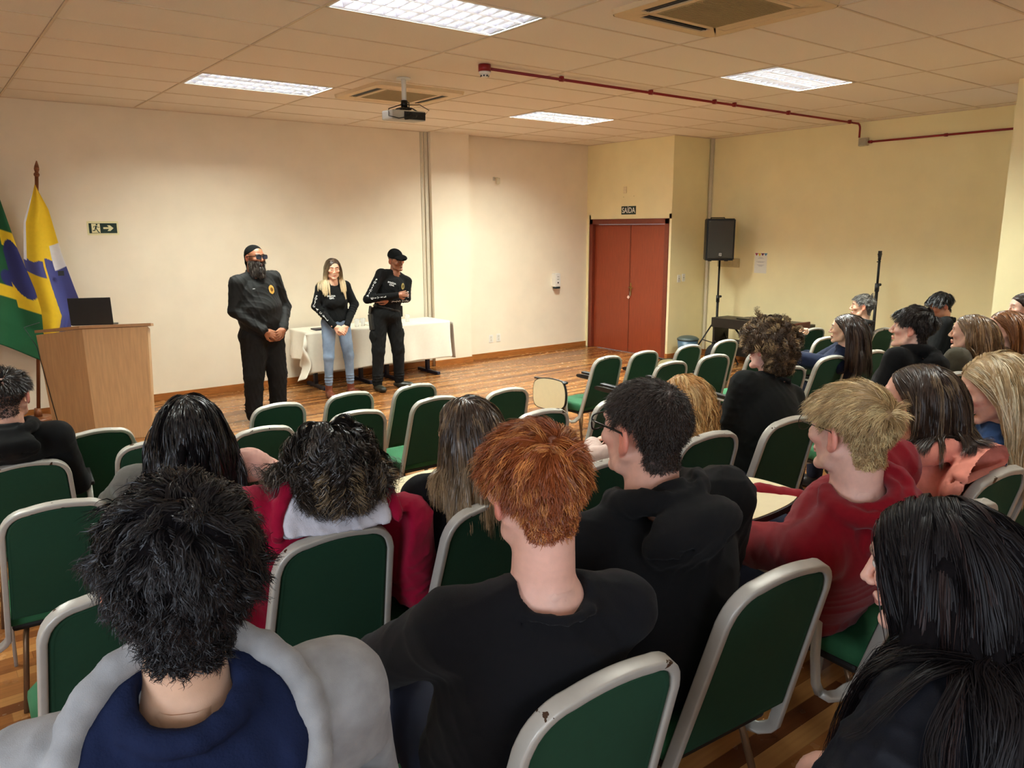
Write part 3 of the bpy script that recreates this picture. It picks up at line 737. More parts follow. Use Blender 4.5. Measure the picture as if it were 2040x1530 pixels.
b = MB(); b.tube([(0, .05, .34), (0, .0, .39), (0, -.05, .34)], .01, 6); b.build('strap', M_blk, t)
t = thing('wooden_chair', 'dark red wooden chair back behind the rightmost front chairs', 'chair', (8.58, 5.55, 0), 0)
M_rw = mat('chair_redwood', (84, 34, 24), .4, var=.15)
b = MB(); b.box((-.21, -.21, .43), (.21, .21, .46), bev=.01); b.build('seat', M_rw, t)
b = MB(); b.box((-.21, -.24, .58), (.21, -.22, .84), bev=.009); b.build('backrest', M_rw, t)
for sx in (-1, 1):
    for sy in (-1, 1):
        b = MB(); b.box((sx*.18-.015, sy*.20-.03 if sy < 0 else .17, 0), (sx*.18+.015, sy*.20-.0 if sy < 0 else .2, .80 if sy < 0 else .43)); b.build('leg', M_rw, t)

# ------------------------------------------------------------------ bag on the floor, loose paper
t = thing('tote_bag', 'black bag with white print on the floor left of the red haired boy', 'bag', (1.10, 2.05, .27), .5)
b = MB(); b.box((-.17, -.11, 0), (.17, .11, .11), bev=.03); b.build('bag_body', mat('bag_black', (20, 19, 19), .8), t)
b = MB(); b.box((-.15, -.09, .111), (-.04, .07, .1125)); bp_ = b.build('print_patch', mat('print_white', (214, 214, 214), .6), t)
put_text('RB', .07, mat('bag_print_dark', (24, 24, 28), .6), Matrix.Translation((-.095, .0, .1135)) @ Matrix.Rotation(1.57, 4, 'Z'), bp_)
b = MB(); b.sweep([(.02, .02, .11), (.05, .10, .20), (.12, .14, .16), (.15, .05, .10)], [(-.012, -.0015), (.012, -.0015), (.012, .0015), (-.012, .0015)]); b.sweep([(-.02, .08, .10), (.0, .2, .14), (.08, .26, .05), (.12, .3, .006)], [(-.012, -.0015), (.012, -.0015), (.012, .0015), (-.012, .0015)]); b.build('strap', M_blk, t)
o = MB(); o.box((-.05, -.07, 0), (.05, .07, .003), bev=.001); tag(o.build('loose_paper', mat('paper_pink', (240, 222, 216), .7), None, (3.10, 3.50, .574)), "small pale paper on the seat past the spectacled boy's face", 'paper')
# ------------------------------------------------------------------ green chairs with writing tablets
def chipped(name, rgb, chip):
    m = mat(name, rgb, .38, .15, var=.04)
    nt = m.node_tree; N = nt.nodes; L = nt.links; b = N['Principled BSDF']
    tc = N.new('ShaderNodeTexCoord'); oi = N.new('ShaderNodeObjectInfo')
    ad = N.new('ShaderNodeVectorMath'); ad.operation = 'ADD'; L.new(tc.outputs['Object'], ad.inputs[0])
    sc = N.new('ShaderNodeVectorMath'); sc.operation = 'SCALE'; L.new(oi.outputs['Location'], sc.inputs[0]); sc.inputs['Scale'].default_value = 3.1; L.new(sc.outputs[0], ad.inputs[1])
    no = N.new('ShaderNodeTexNoise'); no.inputs['Scale'].default_value = 22; no.inputs['Detail'].default_value = 6; L.new(ad.outputs[0], no.inputs[0])
    sep = N.new('ShaderNodeSeparateXYZ'); L.new(tc.outputs['Object'], sep.inputs[0])
    g = N.new('ShaderNodeMath'); g.operation = 'GREATER_THAN'; g.inputs[1].default_value = .835; L.new(sep.outputs[2], g.inputs[0])
    g2 = N.new('ShaderNodeMath'); g2.operation = 'GREATER_THAN'; g2.inputs[1].default_value = .655; L.new(no.outputs[0], g2.inputs[0])
    mu = N.new('ShaderNodeMath'); mu.operation = 'MULTIPLY'; L.new(g.outputs[0], mu.inputs[0]); L.new(g2.outputs[0], mu.inputs[1])
    mx = N.new('ShaderNodeMix'); mx.data_type = 'RGBA'; L.new(mu.outputs[0], mx.inputs[0])
    src = b.inputs['Base Color'].links[0].from_socket
    L.new(src, mx.inputs[6]); mx.inputs[7].default_value = srgb(*chip); L.new(mx.outputs[2], b.inputs['Base Color'])
    return m
M_cg = chipped('chair_frame_grey', (186, 182, 172), (70, 48, 32))
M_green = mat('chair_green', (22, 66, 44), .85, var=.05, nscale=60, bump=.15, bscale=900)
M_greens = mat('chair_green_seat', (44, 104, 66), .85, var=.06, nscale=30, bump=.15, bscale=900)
M_shell = mat('chair_shell', (30, 26, 22), .6)
M_bronze = mat('chair_leg_bronze', (120, 92, 66), .35, .5)
M_edge = mat('tablet_edge', (20, 19, 19), .4); M_cream2 = mat('tablet_cream', (236, 222, 180), .45, var=.02)
REC, BL, BT = .27, .64, .17
def bp(u, s, n=0.0):
    """point on the back plane: u across, s along the slope, n towards the seat"""
    return (u, -s*math.sin(REC)+n*math.cos(REC), .243+s*math.cos(REC)+n*math.sin(REC))
def back_outline(off, s0, rad, arc=8, top=BL):
    """half width taper outline offset inwards by off"""
    def hw(s): return .22*(1-BT*s/BL)-off
    pts = [(-hw(s), s) for s in np.linspace(s0, top-off-rad, 8)]
    tw = hw(top-rad*.6); 
    for a in np.linspace(0, PI/2, arc)[1:]: pts.append((-(tw-rad)-rad*math.cos(a), top-off-rad+rad*math.sin(a)))
    q = [(x, s) for x, s in pts]
    bulge = [(x, top-off+.010*(1-(x/(tw-rad))**2)) for x in np.linspace(-(tw-rad), tw-rad, 7)[1:-1]]
    return q+bulge+[(-x, s) for x, s in reversed(pts)]
def rrect(w, h, r, n=3):
    p = []
    for qx, qy, a0 in ((w/2-r, h/2-r, 0), (-w/2+r, h/2-r, 90), (-w/2+r, -h/2+r, 180), (w/2-r, -h/2+r, 270)):
        for i in range(n+1): a = math.radians(a0+90*i/n); p.append((qx+r*math.cos(a), qy+r*math.sin(a)))
    return p
MESH = {}
def make_chair(label, group):
    t = thing('writing_chair', label, 'chair', (0, 0, 0), group=group)
    nrm = Vector(bp(0, 0, 1))-Vector(bp(0, 0, 0))
    # frame: one bent bar; left foot runs on into the arm post
    o = back_outline(.011, .07, .082)
    pts = [bp(u, s) for u, s in o]
    lft = [(-.285, .05, .278), (-.262, .035, .262), (-.236, .018, .266), (-.216, .006, .285)]
    rgt = [(.214, .002, .285), (.205, .03, .268), (.19, .07, .268), (.18, .12, .285)]
    b = MB(); b.sweep(lft+pts+rgt, rrect(.021, .034, .0055), up=nrm)
    b.build('back_frame', M_cg, t)
    # upholstered back
    oo = back_outline(.024, .165, .066); b = MB(); layers = []
    for n, k in ((-.010, .93), (-.0125, .965), (-.009, 1.0), (.012, 1.0), (.026, .975), (.031, .92)):
        cx, cs = 0, .40
        layers.append([b.bm.verts.new(bp(u*k, cs+(s-cs)*(k*.5+.5 if k > .99 else (k+.02)), n)) for u, s in oo])
    for l0, l1 in zip(layers[:-1], layers[1:]):
        for i in range(len(l0)):
            f = b.bm.faces.new((l0[i], l0[(i+1) % len(l0)], l1[(i+1) % len(l0)], l1[i])); f.smooth = True
    b.bm.faces.new(layers[0][::-1]); b.bm.faces.new(layers[-1])
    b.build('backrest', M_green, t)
    # seat
    b = MB(); seat = []
    prof = [(-.2, -.02), (-.205, .16), (-.20, .33), (-.17, .395), (-.1, .415), (0, .42), (.1, .415), (.17, .395), (.20, .33), (.205, .16), (.2, -.02)]
    for z, k in ((.352, .93), (.36, .985), (.385, 1.0), (.405, .985), (.418, .93), (.422, .80)):
        seat.append([b.bm.verts.new((x*k, .19+(y-.19)*k, z-.02*max(0, (y-.3)/.12)**2)) for x, y in prof])
    for l0, l1 in zip(seat[:-1], seat[1:]):
        for i in range(len(l0)):
            f = b.bm.faces.new((l0[i], l0[(i+1) % len(l0)], l1[(i+1) % len(l0)], l1[i])); f.smooth = True
    b.bm.faces.new(seat[0][::-1]); b.bm.faces.new(seat[-1])
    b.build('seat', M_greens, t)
    b = MB(); b.box((-.19, -.0, .325), (.19, .37, .353), bev=.012); b.build('seat_shell', M_shell, t)
    for sx in (-1, 1):
        b = MB(); b.sweep([(sx*.16, .28, .335), (sx*.185, .33, .315), (sx*.20, .35, .27), (sx*.205, .375, .0)], rrect(.022, .015, .005), up=(1, 0, .01)); b.build('leg', M_cg, t)
        b = MB(); b.tube([(sx*.14, .07, .33), (sx*.15, .04, .28), (sx*.18, -.04, .0)], .011, 8); b.build('leg', M_bronze, t)
    # left arm: post, rail and black pad
    b = MB(); b.sweep([(-.285, .05, .278), (-.298, .055, .31), (-.304, .06, .40), (-.306, .06, .53), (-.305, .075, .575), (-.304, .11, .592), (-.304, .33, .60)], rrect(.020, .030, .007), up=(1, 0, .001))
    arm = b.build('armrest', M_cg, t)
    b = MB(); b.box((-.33, .06, .612), (-.278, .36, .634), bev=.008); b.build('arm_pad', M_edge, arm)
    return t
def tablet_poly():
    return [(-.20, 0), (-.165, -.03), (.06, -.035), (.19, .0), (.225, .06), (.23, .20), (.20, .255), (.12, .27), (-.02, .262), (-.10, .245), (-.17, .235), (-.215, .19), (-.225, .08)]
def smooth_poly(p, it=2):
    for _ in range(it):
        q = []
        for i in range(len(p)):
            a, c = p[i], p[(i+1) % len(p)]
            q += [(a[0]*.75+c[0]*.25, a[1]*.75+c[1]*.25), (a[0]*.25+c[0]*.75, a[1]*.25+c[1]*.75)]
        p = q
    return p
def add_tablet(t, mode, x=0, y=0, rz=0, z=.66):
    P = smooth_poly(tablet_poly())
    if mode == 'up': M = Matrix.Translation((x, y, z)) @ Matrix.Rotation(rz, 4, 'Z')
    elif mode == 'side': M = Matrix.Translation((-.335, .235, .62)) @ Matrix(((0, 0, -1, 0), (1, 0, 0, 0), (0, -1, 0, 0), (0, 0, 0, 1))) @ Matrix.Rotation(.02, 4, 'Z')
    else: M = Matrix.Translation((-.352, .24, .615)) @ Matrix(((0, 0, -1, 0), (1, 0, 0, 0), (0, -1, 0, 0), (0, 0, 0, 1))) @ Matrix.Diagonal((.62, .13, 1, 1))
    b = MB(); b.prism(P, 0, .020, M); tb = b.build('writing_tablet', M_edge, t)
    b = MB(); Q = [(a*.965, .11+(c-.11)*.95) for a, c in P]
    if mode == 'up': b.prism(Q, .0201, .0222, M)
    else: b.prism(Q, .0201, .0222, M)
    b.build('tablet_face', M_cream2 if mode != 'in' else M_edge, tb)
    if mode == 'side':
        b = MB(); b.box((-.356, .03, .62), (-.318, .44, .634), bev=.004); b.build('tablet_rim', M_edge, tb)
    if mode == 'up':
        b = MB(); b.tube([(-.304, .25, .60), (-.29, .30, z-.02), (x-.05, y+.02, z-.008)], .010, 8); b.build('tablet_bracket', M_cg, tb)
    return tb

CH = [  # name, x, y, yaw(deg), row, label, tablet
('A1', .748, 5.051, -2, 'green chair in the front row right beneath the lectern', None),
('A2', 1.30, 5.06, -2, 'front row green chair half hidden by the long black hair', None),
('A3', 1.817, 5.055, -1, "front row green chair in front of the bearded officer's shoes", None),
('A4', 2.345, 5.085, 0, "low front row chair overlapping the woman's brown boots", None),
('A5', 2.854, 5.044, 1, "tall looking front row chair in front of the capped officer's boots", None),
('A6', 4.854, 5.055, 2, 'green chair with a cream tablet folded down at its left', 'side'),
('A7', 5.339, 5.051, -1, 'front row green chair just right of the one with the folded tablet', 'in'),
('A8', 5.961, 5.040, -1, 'front row green chair in front of the blue grey bin', 'in'),
('A9', 6.528, 5.027, -2, "front row chair with a folded cream tablet below the piano's left end", 'side'),
('A10', 8.10, 4.99, -6, 'rear right chair before the red wooden chair, its back mostly clear', 'in'),
('B1', .323, 4.379, -3, 'green chair under the boy with the faded haircut at the left edge', None),
('B2', .905, 4.397, -5, 'green chair behind the arm of the girl with long black hair, left side', 'in'),
('B3', 1.449, 4.315, -2, 'green chair right of the pink sleeved girl, its top scratched', None),
('B4', 2.055, 4.344, -6, 'second row chair behind the curly dark head', 'in'),
('B5', 2.628, 4.382, -2, 'second row chair showing its pale green seat left of the brown haired girl', 'in'),
('B6', 3.152, 4.301, -2, 'lone chair with a badly chipped top rail above the red hair', None),
('B7', 4.879, 4.321, -4, 'chair top peeping over the strawberry blond head', 'in'),
('B8', 5.447, 4.322, -7, 'green chair left of the curly haired boy in full view', 'in'),
('B9', 5.97, 4.21, -6, "chair with a long slanting side bar by the curly haired boy's face", 'in'),
('B10', 7.209, 4.307, -9, 'chair just left of the girl with her hand at her mouth', 'in'),
('B11', 7.75, 4.33, -8, 'green chair in which the grey haired man sits', None),
('B12', 8.33, 4.301, -8, 'green chair between the grey haired man and the profile boy', None),
('C1', .324, 3.329, -4, 'left edge chair with rust spots on its top corner', 'in'),
('C2', .896, 3.303, 0, 'green chair carrying the girl with long black hair', None),
('C3', 1.47, 3.31, -3, "chair directly in front of the curly girl's knees, one corner in view", None),
('C4', 2.670, 3.337, -4, 'green chair just behind the crown of red hair', None),
('C5', 3.234, 3.298, -6, "green chair seen past the left of the spectacled boy's face", 'in'),
('C6', 4.927, 3.267, -7, "chair back right of the curly haired boy's nape", None),
('C7', 5.591, 3.325, -6, "chair behind the navy coated girl's elbow", 'in'),
('C8', 6.100, 3.264, -4, 'green chair in which the navy coated girl sits', None),
('D1', .312, 2.156, 0, 'empty chair at the lower left directly before the dark curly head', 'in'),
('D2', .892, 2.161, -2, 'large green chair back at the crimson jacket', 'none'),
('D3', 1.389, 2.086, 3, 'slanting green chair of the brown haired girl in black', None),
('D4', 2.039, 2.164, -8, 'chair corner between the red hair and the black hooded boy', None),
('D5', 2.632, 2.176, -4, 'green chair behind the strawberry blond girl', None),
('D6', 3.152, 2.115, -5, 'large green chair of the curly haired boy in the black sweater', None),
('D7', 4.32, 2.15, -6, 'chair hidden under the boy seen in profile in a black hood', None),
('D8', 4.929, 2.146, -9, 'chair under the light brown haired girl in the olive jacket', None),
('D9', 5.43, 2.12, -9, 'green chair in front of the downward looking blond girl', None),
('C9', 7.80, 3.30, 22, 'chair of the downward looking boy by the yellow wall', None),
('D11', 7.40, 2.52, 10, 'chair of the half hidden dark haired person at the far right edge', None),
('D10', 5.98, 2.14, -9, 'chair under the auburn haired girl near the right edge', None),
('E1', .30, 1.05, -2, 'chair beneath the boy in the grey hooded sweatshirt', None),
('E2', .877, 1.022, -2, 'large chair back cut by the bottom edge, behind the red haired boy', None),
('E3', 1.484, 1.073, -4, 'tall slanting green chair in the foreground right of centre', None),
('E4', 2.24, 1.0, -4, 'chair hidden under the boy in the crimson hoodie', None),
('E5', 2.657, 1.070, -4, 'chair corner at the right edge beside the salmon hood', None),
('E6', 3.22, 1.07, -4, 'chair cut by the right edge, under the blond girl in denim', None),
('F1', 1.46, -.05, -6, 'chair below the picture under the girl with glossy black hair', None),
]
ROWZ = {'A': 0.0, 'B': .05, 'C': .15, 'D': .27, 'E': .38, 'F': .49}
GN = {'A': 'green chairs of the front row', 'B': 'green chairs of the second row', 'C': 'green chairs of the middle row', 'D': 'green chairs of the fourth row', 'E': 'green chairs of the nearest row', 'F': 'green chairs behind the camera line'}
proto = make_chair('x', 'x')
CHAIRS = {}
for k, (nm, x, y, yaw, lab, tb) in enumerate(CH):
    loc = (x, y, ROWZ[nm[0]])
    c = dup(proto, loc, math.radians(yaw), lab, GN[nm[0]]) if k < len(CH)-1 else proto
    if c is proto: c.location = loc; c.rotation_euler = (0, 0, math.radians(yaw)); c['label'] = lab; c['group'] = GN[nm[0]]
    CHAIRS[nm] = c
for nm, x, y, yaw, lab, tb in CH:
    if tb in ('side', 'in'): add_tablet(CHAIRS[nm], tb)
add_tablet(CHAIRS['D3'], 'up', .14, .34, .1, .70)
add_tablet(CHAIRS['E4'], 'up', -.13, .37, .12, .70)
add_tablet(CHAIRS['C8'], 'up', -.18, .16, .1, .70)
# ------------------------------------------------------------------ signed distance modelling of people
f32 = np.float32
def axis(lo, hi, step, fine=None, fstep=None):
    if fine is None: return np.arange(lo, hi+step, step, dtype=f32)
    a, c = fine; p = [lo]
    while p[-1] < hi:
        x = p[-1]; p.append(x+(fstep if a-fstep < x < c else step))
    return np.array(p, dtype=f32)
class Field:
    FAR = .09
    def __init__(s, lo, hi, step):
        s.ax = [axis(lo[i], hi[i], step) for i in range(3)]; s.step = step; s.lo = np.array([a[0] for a in s.ax])
        s.F = np.full([len(a) for a in s.ax], s.FAR, dtype=f32)
    def _blk(s, lo, hi):
        sl = []
        for i in range(3):
            a = max(0, int((lo[i]-s.lo[i])/s.step)); c = min(len(s.ax[i]), int((hi[i]-s.lo[i])/s.step)+2)
            if c-a < 1: return None, None
            sl.append(slice(a, c))
        X, Y, Z = s.ax[0][sl[0]][:, None, None], s.ax[1][sl[1]][None, :, None], s.ax[2][sl[2]][None, None, :]
        return tuple(sl), (X, Y, Z)
    def _mix(s, sl, d, k, sub):
        A = s.F[sl]
        if sub:
            h = np.clip(.5-.5*(A+d)/k, 0, 1); s.F[sl] = A+(-d-A)*h+k*h*(1-h)
        else:
            h = np.clip(.5+.5*(A-d)/k, 0, 1); s.F[sl] = A+(d-A)*h-k*h*(1-h)
    def ell(s, c, r, R=None, k=.02, sub=False):
        c = np.asarray(c, float); r = np.asarray(r, float)*np.ones(3); m = r.max()+k+.045
        if R is None: ext = r+k+.045
        else: ext = np.sqrt(((np.asarray(R)*r)**2).sum(1))+k+.045
        sl, P = s._blk(c-ext, c+ext)
        if sl is None: return
        D = [P[i]-f32(c[i]) for i in range(3)]
        if R is not None:
            R = np.asarray(R, dtype=f32)
            D = [D[0]*R[0, j]+D[1]*R[1, j]+D[2]*R[2, j] for j in range(3)]
        q0 = np.sqrt((D[0]/f32(r[0]))**2+(D[1]/f32(r[1]))**2+(D[2]/f32(r[2]))**2)
        q1 = np.sqrt((D[0]/f32(r[0]**2))**2+(D[1]/f32(r[1]**2))**2+(D[2]/f32(r[2]**2))**2)+1e-6
        s._mix(sl, q0*(q0-1)/q1, k, sub)
    def cap(s, a, c, ra, rc=None, k=.02, sub=False, flat=None):
        rc = ra if rc is None else rc; a = np.asarray(a, float); c = np.asarray(c, float); m = max(ra, rc)+k+.035
        sl, P = s._blk(np.minimum(a, c)-m, np.maximum(a, c)+m)
        if sl is None: return
        d = c-a; L2 = float((d*d).sum())+1e-9; D = [P[i]-f32(a[i]) for i in range(3)]
        t = np.clip((D[0]*f32(d[0])+D[1]*f32(d[1])+D[2]*f32(d[2]))/f32(L2), 0, 1)
        q = [D[i]-t*f32(d[i]) for i in range(3)]
        dist = np.sqrt(q[0]**2+q[1]**2+q[2]**2)
        s._mix(sl, dist-(f32(ra)+t*f32(rc-ra)), k, sub)
    def chain(s, pts, rs, k=.02, sub=False):
        for i in range(len(pts)-1): s.cap(pts[i], pts[i+1], rs[i] if hasattr(rs, '__len__') else rs, rs[i+1] if hasattr(rs, '__len__') else rs, k, sub)
    def plane(s, p, n, k=.006):
        """keep the side n points to"""
        n = np.asarray(n, float); n /= np.linalg.norm(n)
        d = sum((s.ax[i].reshape([-1 if j == i else 1 for j in range(3)])-f32(p[i]))*f32(n[i]) for i in range(3))
        d = -d; h = np.clip(.5+.5*(d-s.F)/k, 0, 1); s.F = (s.F+(d-s.F)*h+k*h*(1-h)).astype(f32)
    def wrinkle(s, amp, wl, seed=0, dirs=None):
        r = np.random.RandomState(seed); X, Y, Z = s.ax[0][:, None, None], s.ax[1][None, :, None], s.ax[2][None, None, :]
        n = 0
        for i in range(5):
            d = r.normal(size=3)*(1, 1, 1.0); d /= np.linalg.norm(d); e = r.normal(size=3); e /= np.linalg.norm(e)
            kk = 2*PI/(wl*r.uniform(.7, 1.5)); k2 = 2*PI/(wl*2.7)
            w = np.sin(f32(k2*e[0])*X+f32(k2*e[1])*Y+f32(k2*e[2])*Z+f32(r.uniform(0, 6)))
            v = np.sin(f32(kk*d[0])*X+f32(kk*d[1])*Y+f32(kk*d[2])*Z+2.2*w+f32(r.uniform(0, 6)))
            n = n+(1-np.abs(v))**2*(.5+.5*w)
        s.F -= (amp*(n-.8)).astype(f32)
    def sample(s, p):
        q = (p-s.lo)/s.step; i = np.floor(q).astype(int)
        sh = np.array(s.F.shape)-2; ok = ((i >= 0) & (i <= sh)).all(1); i = np.clip(i, 0, sh); t = np.clip(q-i, 0, 1)
        x, y, z = i.T; a, b_, c = t.T; F = s.F; out = 0
        for dx in (0, 1):
            for dy in (0, 1):
                for dz in (0, 1):
                    w = (a if dx else 1-a)*(b_ if dy else 1-b_)*(c if dz else 1-c); out = out+w*F[x+dx, y+dy, z+dz]
        return np.where(ok, out, s.FAR)
    def mesh(s):
        F = s.F; nx, ny, nz = F.shape; S_ = F < 0
        c = np.zeros((nx-1, ny-1, nz-1), np.int8)
        for dx in (0, 1):
            for dy in (0, 1):
                for dz in (0, 1): c += S_[dx:nx-1+dx, dy:ny-1+dy, dz:nz-1+dz]
        act = (c > 0) & (c < 8); idx = np.argwhere(act); n = len(idx)
        ids = np.full(act.shape, -1, np.int32); ids[act] = np.arange(n)
        acc = np.zeros((n, 3)); cnt = np.zeros(n)
        x, y, z = idx.T
        corners = [(dx, dy, dz) for dx in (0, 1) for dy in (0, 1) for dz in (0, 1)]
        val = {k: F[x+k[0], y+k[1], z+k[2]] for k in corners}
        for k in corners:
            for a in range(3):
                if k[a]: continue
                k2 = list(k); k2[a] = 1; k2 = tuple(k2); f0, f1 = val[k], val[k2]
                m = (f0 < 0) != (f1 < 0); t = np.where(m, f0/np.where(m, f0-f1, 1), 0)
                pt = np.tile(np.array(k, float), (n, 1)); pt[:, a] += t
                acc += pt*m[:, None]; cnt += m
        P = (idx+acc/np.maximum(cnt, 1)[:, None])*s.step+s.lo
        Q = []
        for a in range(3):
            u, v = [(1, 2), (2, 0), (0, 1)][a]
            sl0 = [slice(None)]*3; sl1 = [slice(None)]*3; sl0[a] = slice(0, -1); sl1[a] = slice(1, None)
            ch = S_[tuple(sl0)] != S_[tuple(sl1)]; e = np.argwhere(ch)
            e = e[(e[:, u] > 0) & (e[:, v] > 0) & (e[:, u] < F.shape[u]-1) & (e[:, v] < F.shape[v]-1)]
            ins = S_[e[:, 0], e[:, 1], e[:, 2]]
            def g(du, dv):
                q = e.copy(); q[:, u] -= du; q[:, v] -= dv; return ids[q[:, 0], q[:, 1], q[:, 2]]
            q = np.stack([g(1, 1), g(0, 1), g(0, 0), g(1, 0)], 1); q[~ins] = q[~ins][:, ::-1]; Q.append(q)
        Q = np.concatenate(Q); Q = Q[(Q >= 0).all(1)]
        return P, Q
def grad(fn, p, e=.004):
    g = np.stack([fn(p+d)-fn(p-d) for d in np.eye(3)*e], 1); return g/(np.linalg.norm(g, axis=1)[:, None]+1e-9)
def rotz(a): c, s_ = math.cos(a), math.sin(a); return np.array([[c, -s_, 0], [s_, c, 0], [0, 0, 1]])
def rotx(a): c, s_ = math.cos(a), math.sin(a); return np.array([[1, 0, 0], [0, c, -s_], [0, s_, c]])
def roty(a): c, s_ = math.cos(a), math.sin(a); return np.array([[c, 0, s_], [0, 1, 0], [-s_, 0, c]])
def orient(yaw, pitch=0, roll=0): return rotz(math.radians(yaw)) @ rotx(math.radians(pitch)) @ roty(math.radians(roll))
def unit(v): v = np.asarray(v, float); return v/(np.linalg.norm(v)+1e-9)
def frame_from(fwd, up):
    f = unit(fwd); r = unit(np.cross(f, up)); u = np.cross(r, f); return np.stack([r, f, u], 1)

def build_head(F, H, R, sc=1.0, fem=0, jaw=1.0, eyes=True):
    T = lambda *p: H+R @ (np.array(p)*sc)
    E = lambda c, r, k=.012, sub=False, R2=None: F.ell(T(*c), np.array(r)*sc, R if R2 is None else R @ R2, k*sc, sub)
    C = lambda a, c, ra, rc, k=.008, sub=False: F.cap(T(*a), T(*c), ra*sc, rc*sc, k*sc, sub)
    E((0, -.016, .034), (.0745, .093, .080), .02)
    E((0, .030, .012), (.066, .064, .080), .025)
    E((0, .036, -.052), (.053*jaw, .052, .058), .02)
    for s_ in (-1, 1):
        C((s_*.056*jaw, .0, -.045), (s_*.047*jaw, .022, -.078), .016, .013, .02)
        C((s_*.047*jaw, .022, -.078), (s_*.012, .080, -.103), .013, .012, .02)
        E((s_*.042, .066, -.020), (.022, .020, .017), .018)
    E((0, .086, -.101), (.018, .014, .014), .012)
    C((0, .087, .018), (0, .113, -.026), .0075, .0105 if not fem else .009, .008)
    E((0, .112, -.029), (.0105, .010, .008), .006)
    for s_ in (-1, 1):
        E((s_*.012, .101, -.033), (.0085, .010, .007), .006)
        C((s_*.010, .091, .026), (s_*.042, .080, .028), .0075, .007, .010)
        E((s_*.031, .099, .006), (.017, .012, .0105), .010, True)
        if eyes: E((s_*.031, .0765, .006), (.0135, .0135, .0128), .003)
    C((-.020, .090, -.062), (0, .099, -.060), .004, .0062, .004); C((.020, .090, -.062), (0, .099, -.060), .004, .0062, .004)
    C((-.018, .089, -.070), (0, .096, -.072), .004, .007, .004); C((.018, .089, -.070), (0, .096, -.072), .004, .007, .004)
    for s_ in (-1, 1):
        R2 = rotz(s_*.42) @ rotx(-.15)
        E((s_*.081, -.010, -.004), (.0085, .019, .032), .006, False, R2)
        E((s_*.079, -.004, -.030), (.006, .010, .012), .006)
        E((s_*.0875, -.004, .002), (.0055, .010, .019), .005, True, R2)
    return T

HAIRY = np.array([-.14, -.06, -.045, -.030, .004, .030, .045, .062, .075, .13])
HAIRZ = np.array([-.088, -.088, -.070, .018, .030, .012, .038, .055, .066, .066])
def hair_mask(q, hl=0.0, nape=0.0):
    z = np.interp(q[:, 1], HAIRY, HAIRZ)+hl*(q[:, 1] > 0)+nape*(q[:, 1] < -.03)
    return q[:, 2]-z      # > 0 inside the hair area

def build_hand(F, W, fdir, nrm, side, curl=.5, sc=1.0, spread=.10, thumb=.5):
    """W wrist, fdir towards fingers, nrm out of the back of the hand, side +1 = right hand"""
    f = unit(fdir); n = unit(np.asarray(nrm)-np.dot(nrm, f)*f); r = np.cross(f, n)*side   # r points to the thumb side
    R = np.stack([r, f, n], 1)
    T = lambda *p: W+R @ (np.array(p)*sc)
    F.ell(T(.0, .048, 0), np.array((.040, .050, .0155))*sc, R, .012)
    F.cap(T(0, -.03, 0), T(0, .02, 0), .026*sc, .028*sc, .012)
    base = [(.030, .088), (.0105, .094), (-.010, .090), (-.029, .080)]; ln = [(.042, .025, .020), (.046, .029, .021), (.043, .027, .020), (.033, .020, .018)]
    for i, ((bx, by), l) in enumerate(zip(base, ln)):
        a = spread*(1.4-i)*.6; d0 = np.array([math.sin(a), math.cos(a), 0]); p = np.array([bx, by, 0.0]); ang = curl*(.75+.1*i); ps = [p]
        for j, L in enumerate(l):
            d = np.array([d0[0]*math.cos(ang), d0[1]*math.cos(ang), -math.sin(ang)]); p = p+d*L; ps.append(p); ang += curl*(1.0 if j == 0 else .7)
        rr = [.0098, .0088, .0080, .0068]
        F.cap(T(bx*.8, by-.03, 0), T(*ps[0]), .0105*sc, .0102*sc, .006)
        for j in range(3): F.cap(T(*ps[j]), T(*ps[j+1]), rr[j]*sc, rr[j+1]*sc, .0035)
    t0 = np.array([.030, .022, -.006]); t1 = t0+np.array([.022, .026, -.010]); t2 = t1+np.array([.010*(1-thumb), .030, -.012-.012*thumb]); t3 = t2+np.array([-.004-.01*thumb, .024, -.008-.01*thumb])
    F.cap(T(*t0), T(*t1), .0135*sc, .012*sc, .008); F.cap(T(*t1), T(*t2), .011*sc, .0098*sc, .004); F.cap(T(*t2), T(*t3), .0095*sc, .0078*sc, .003)

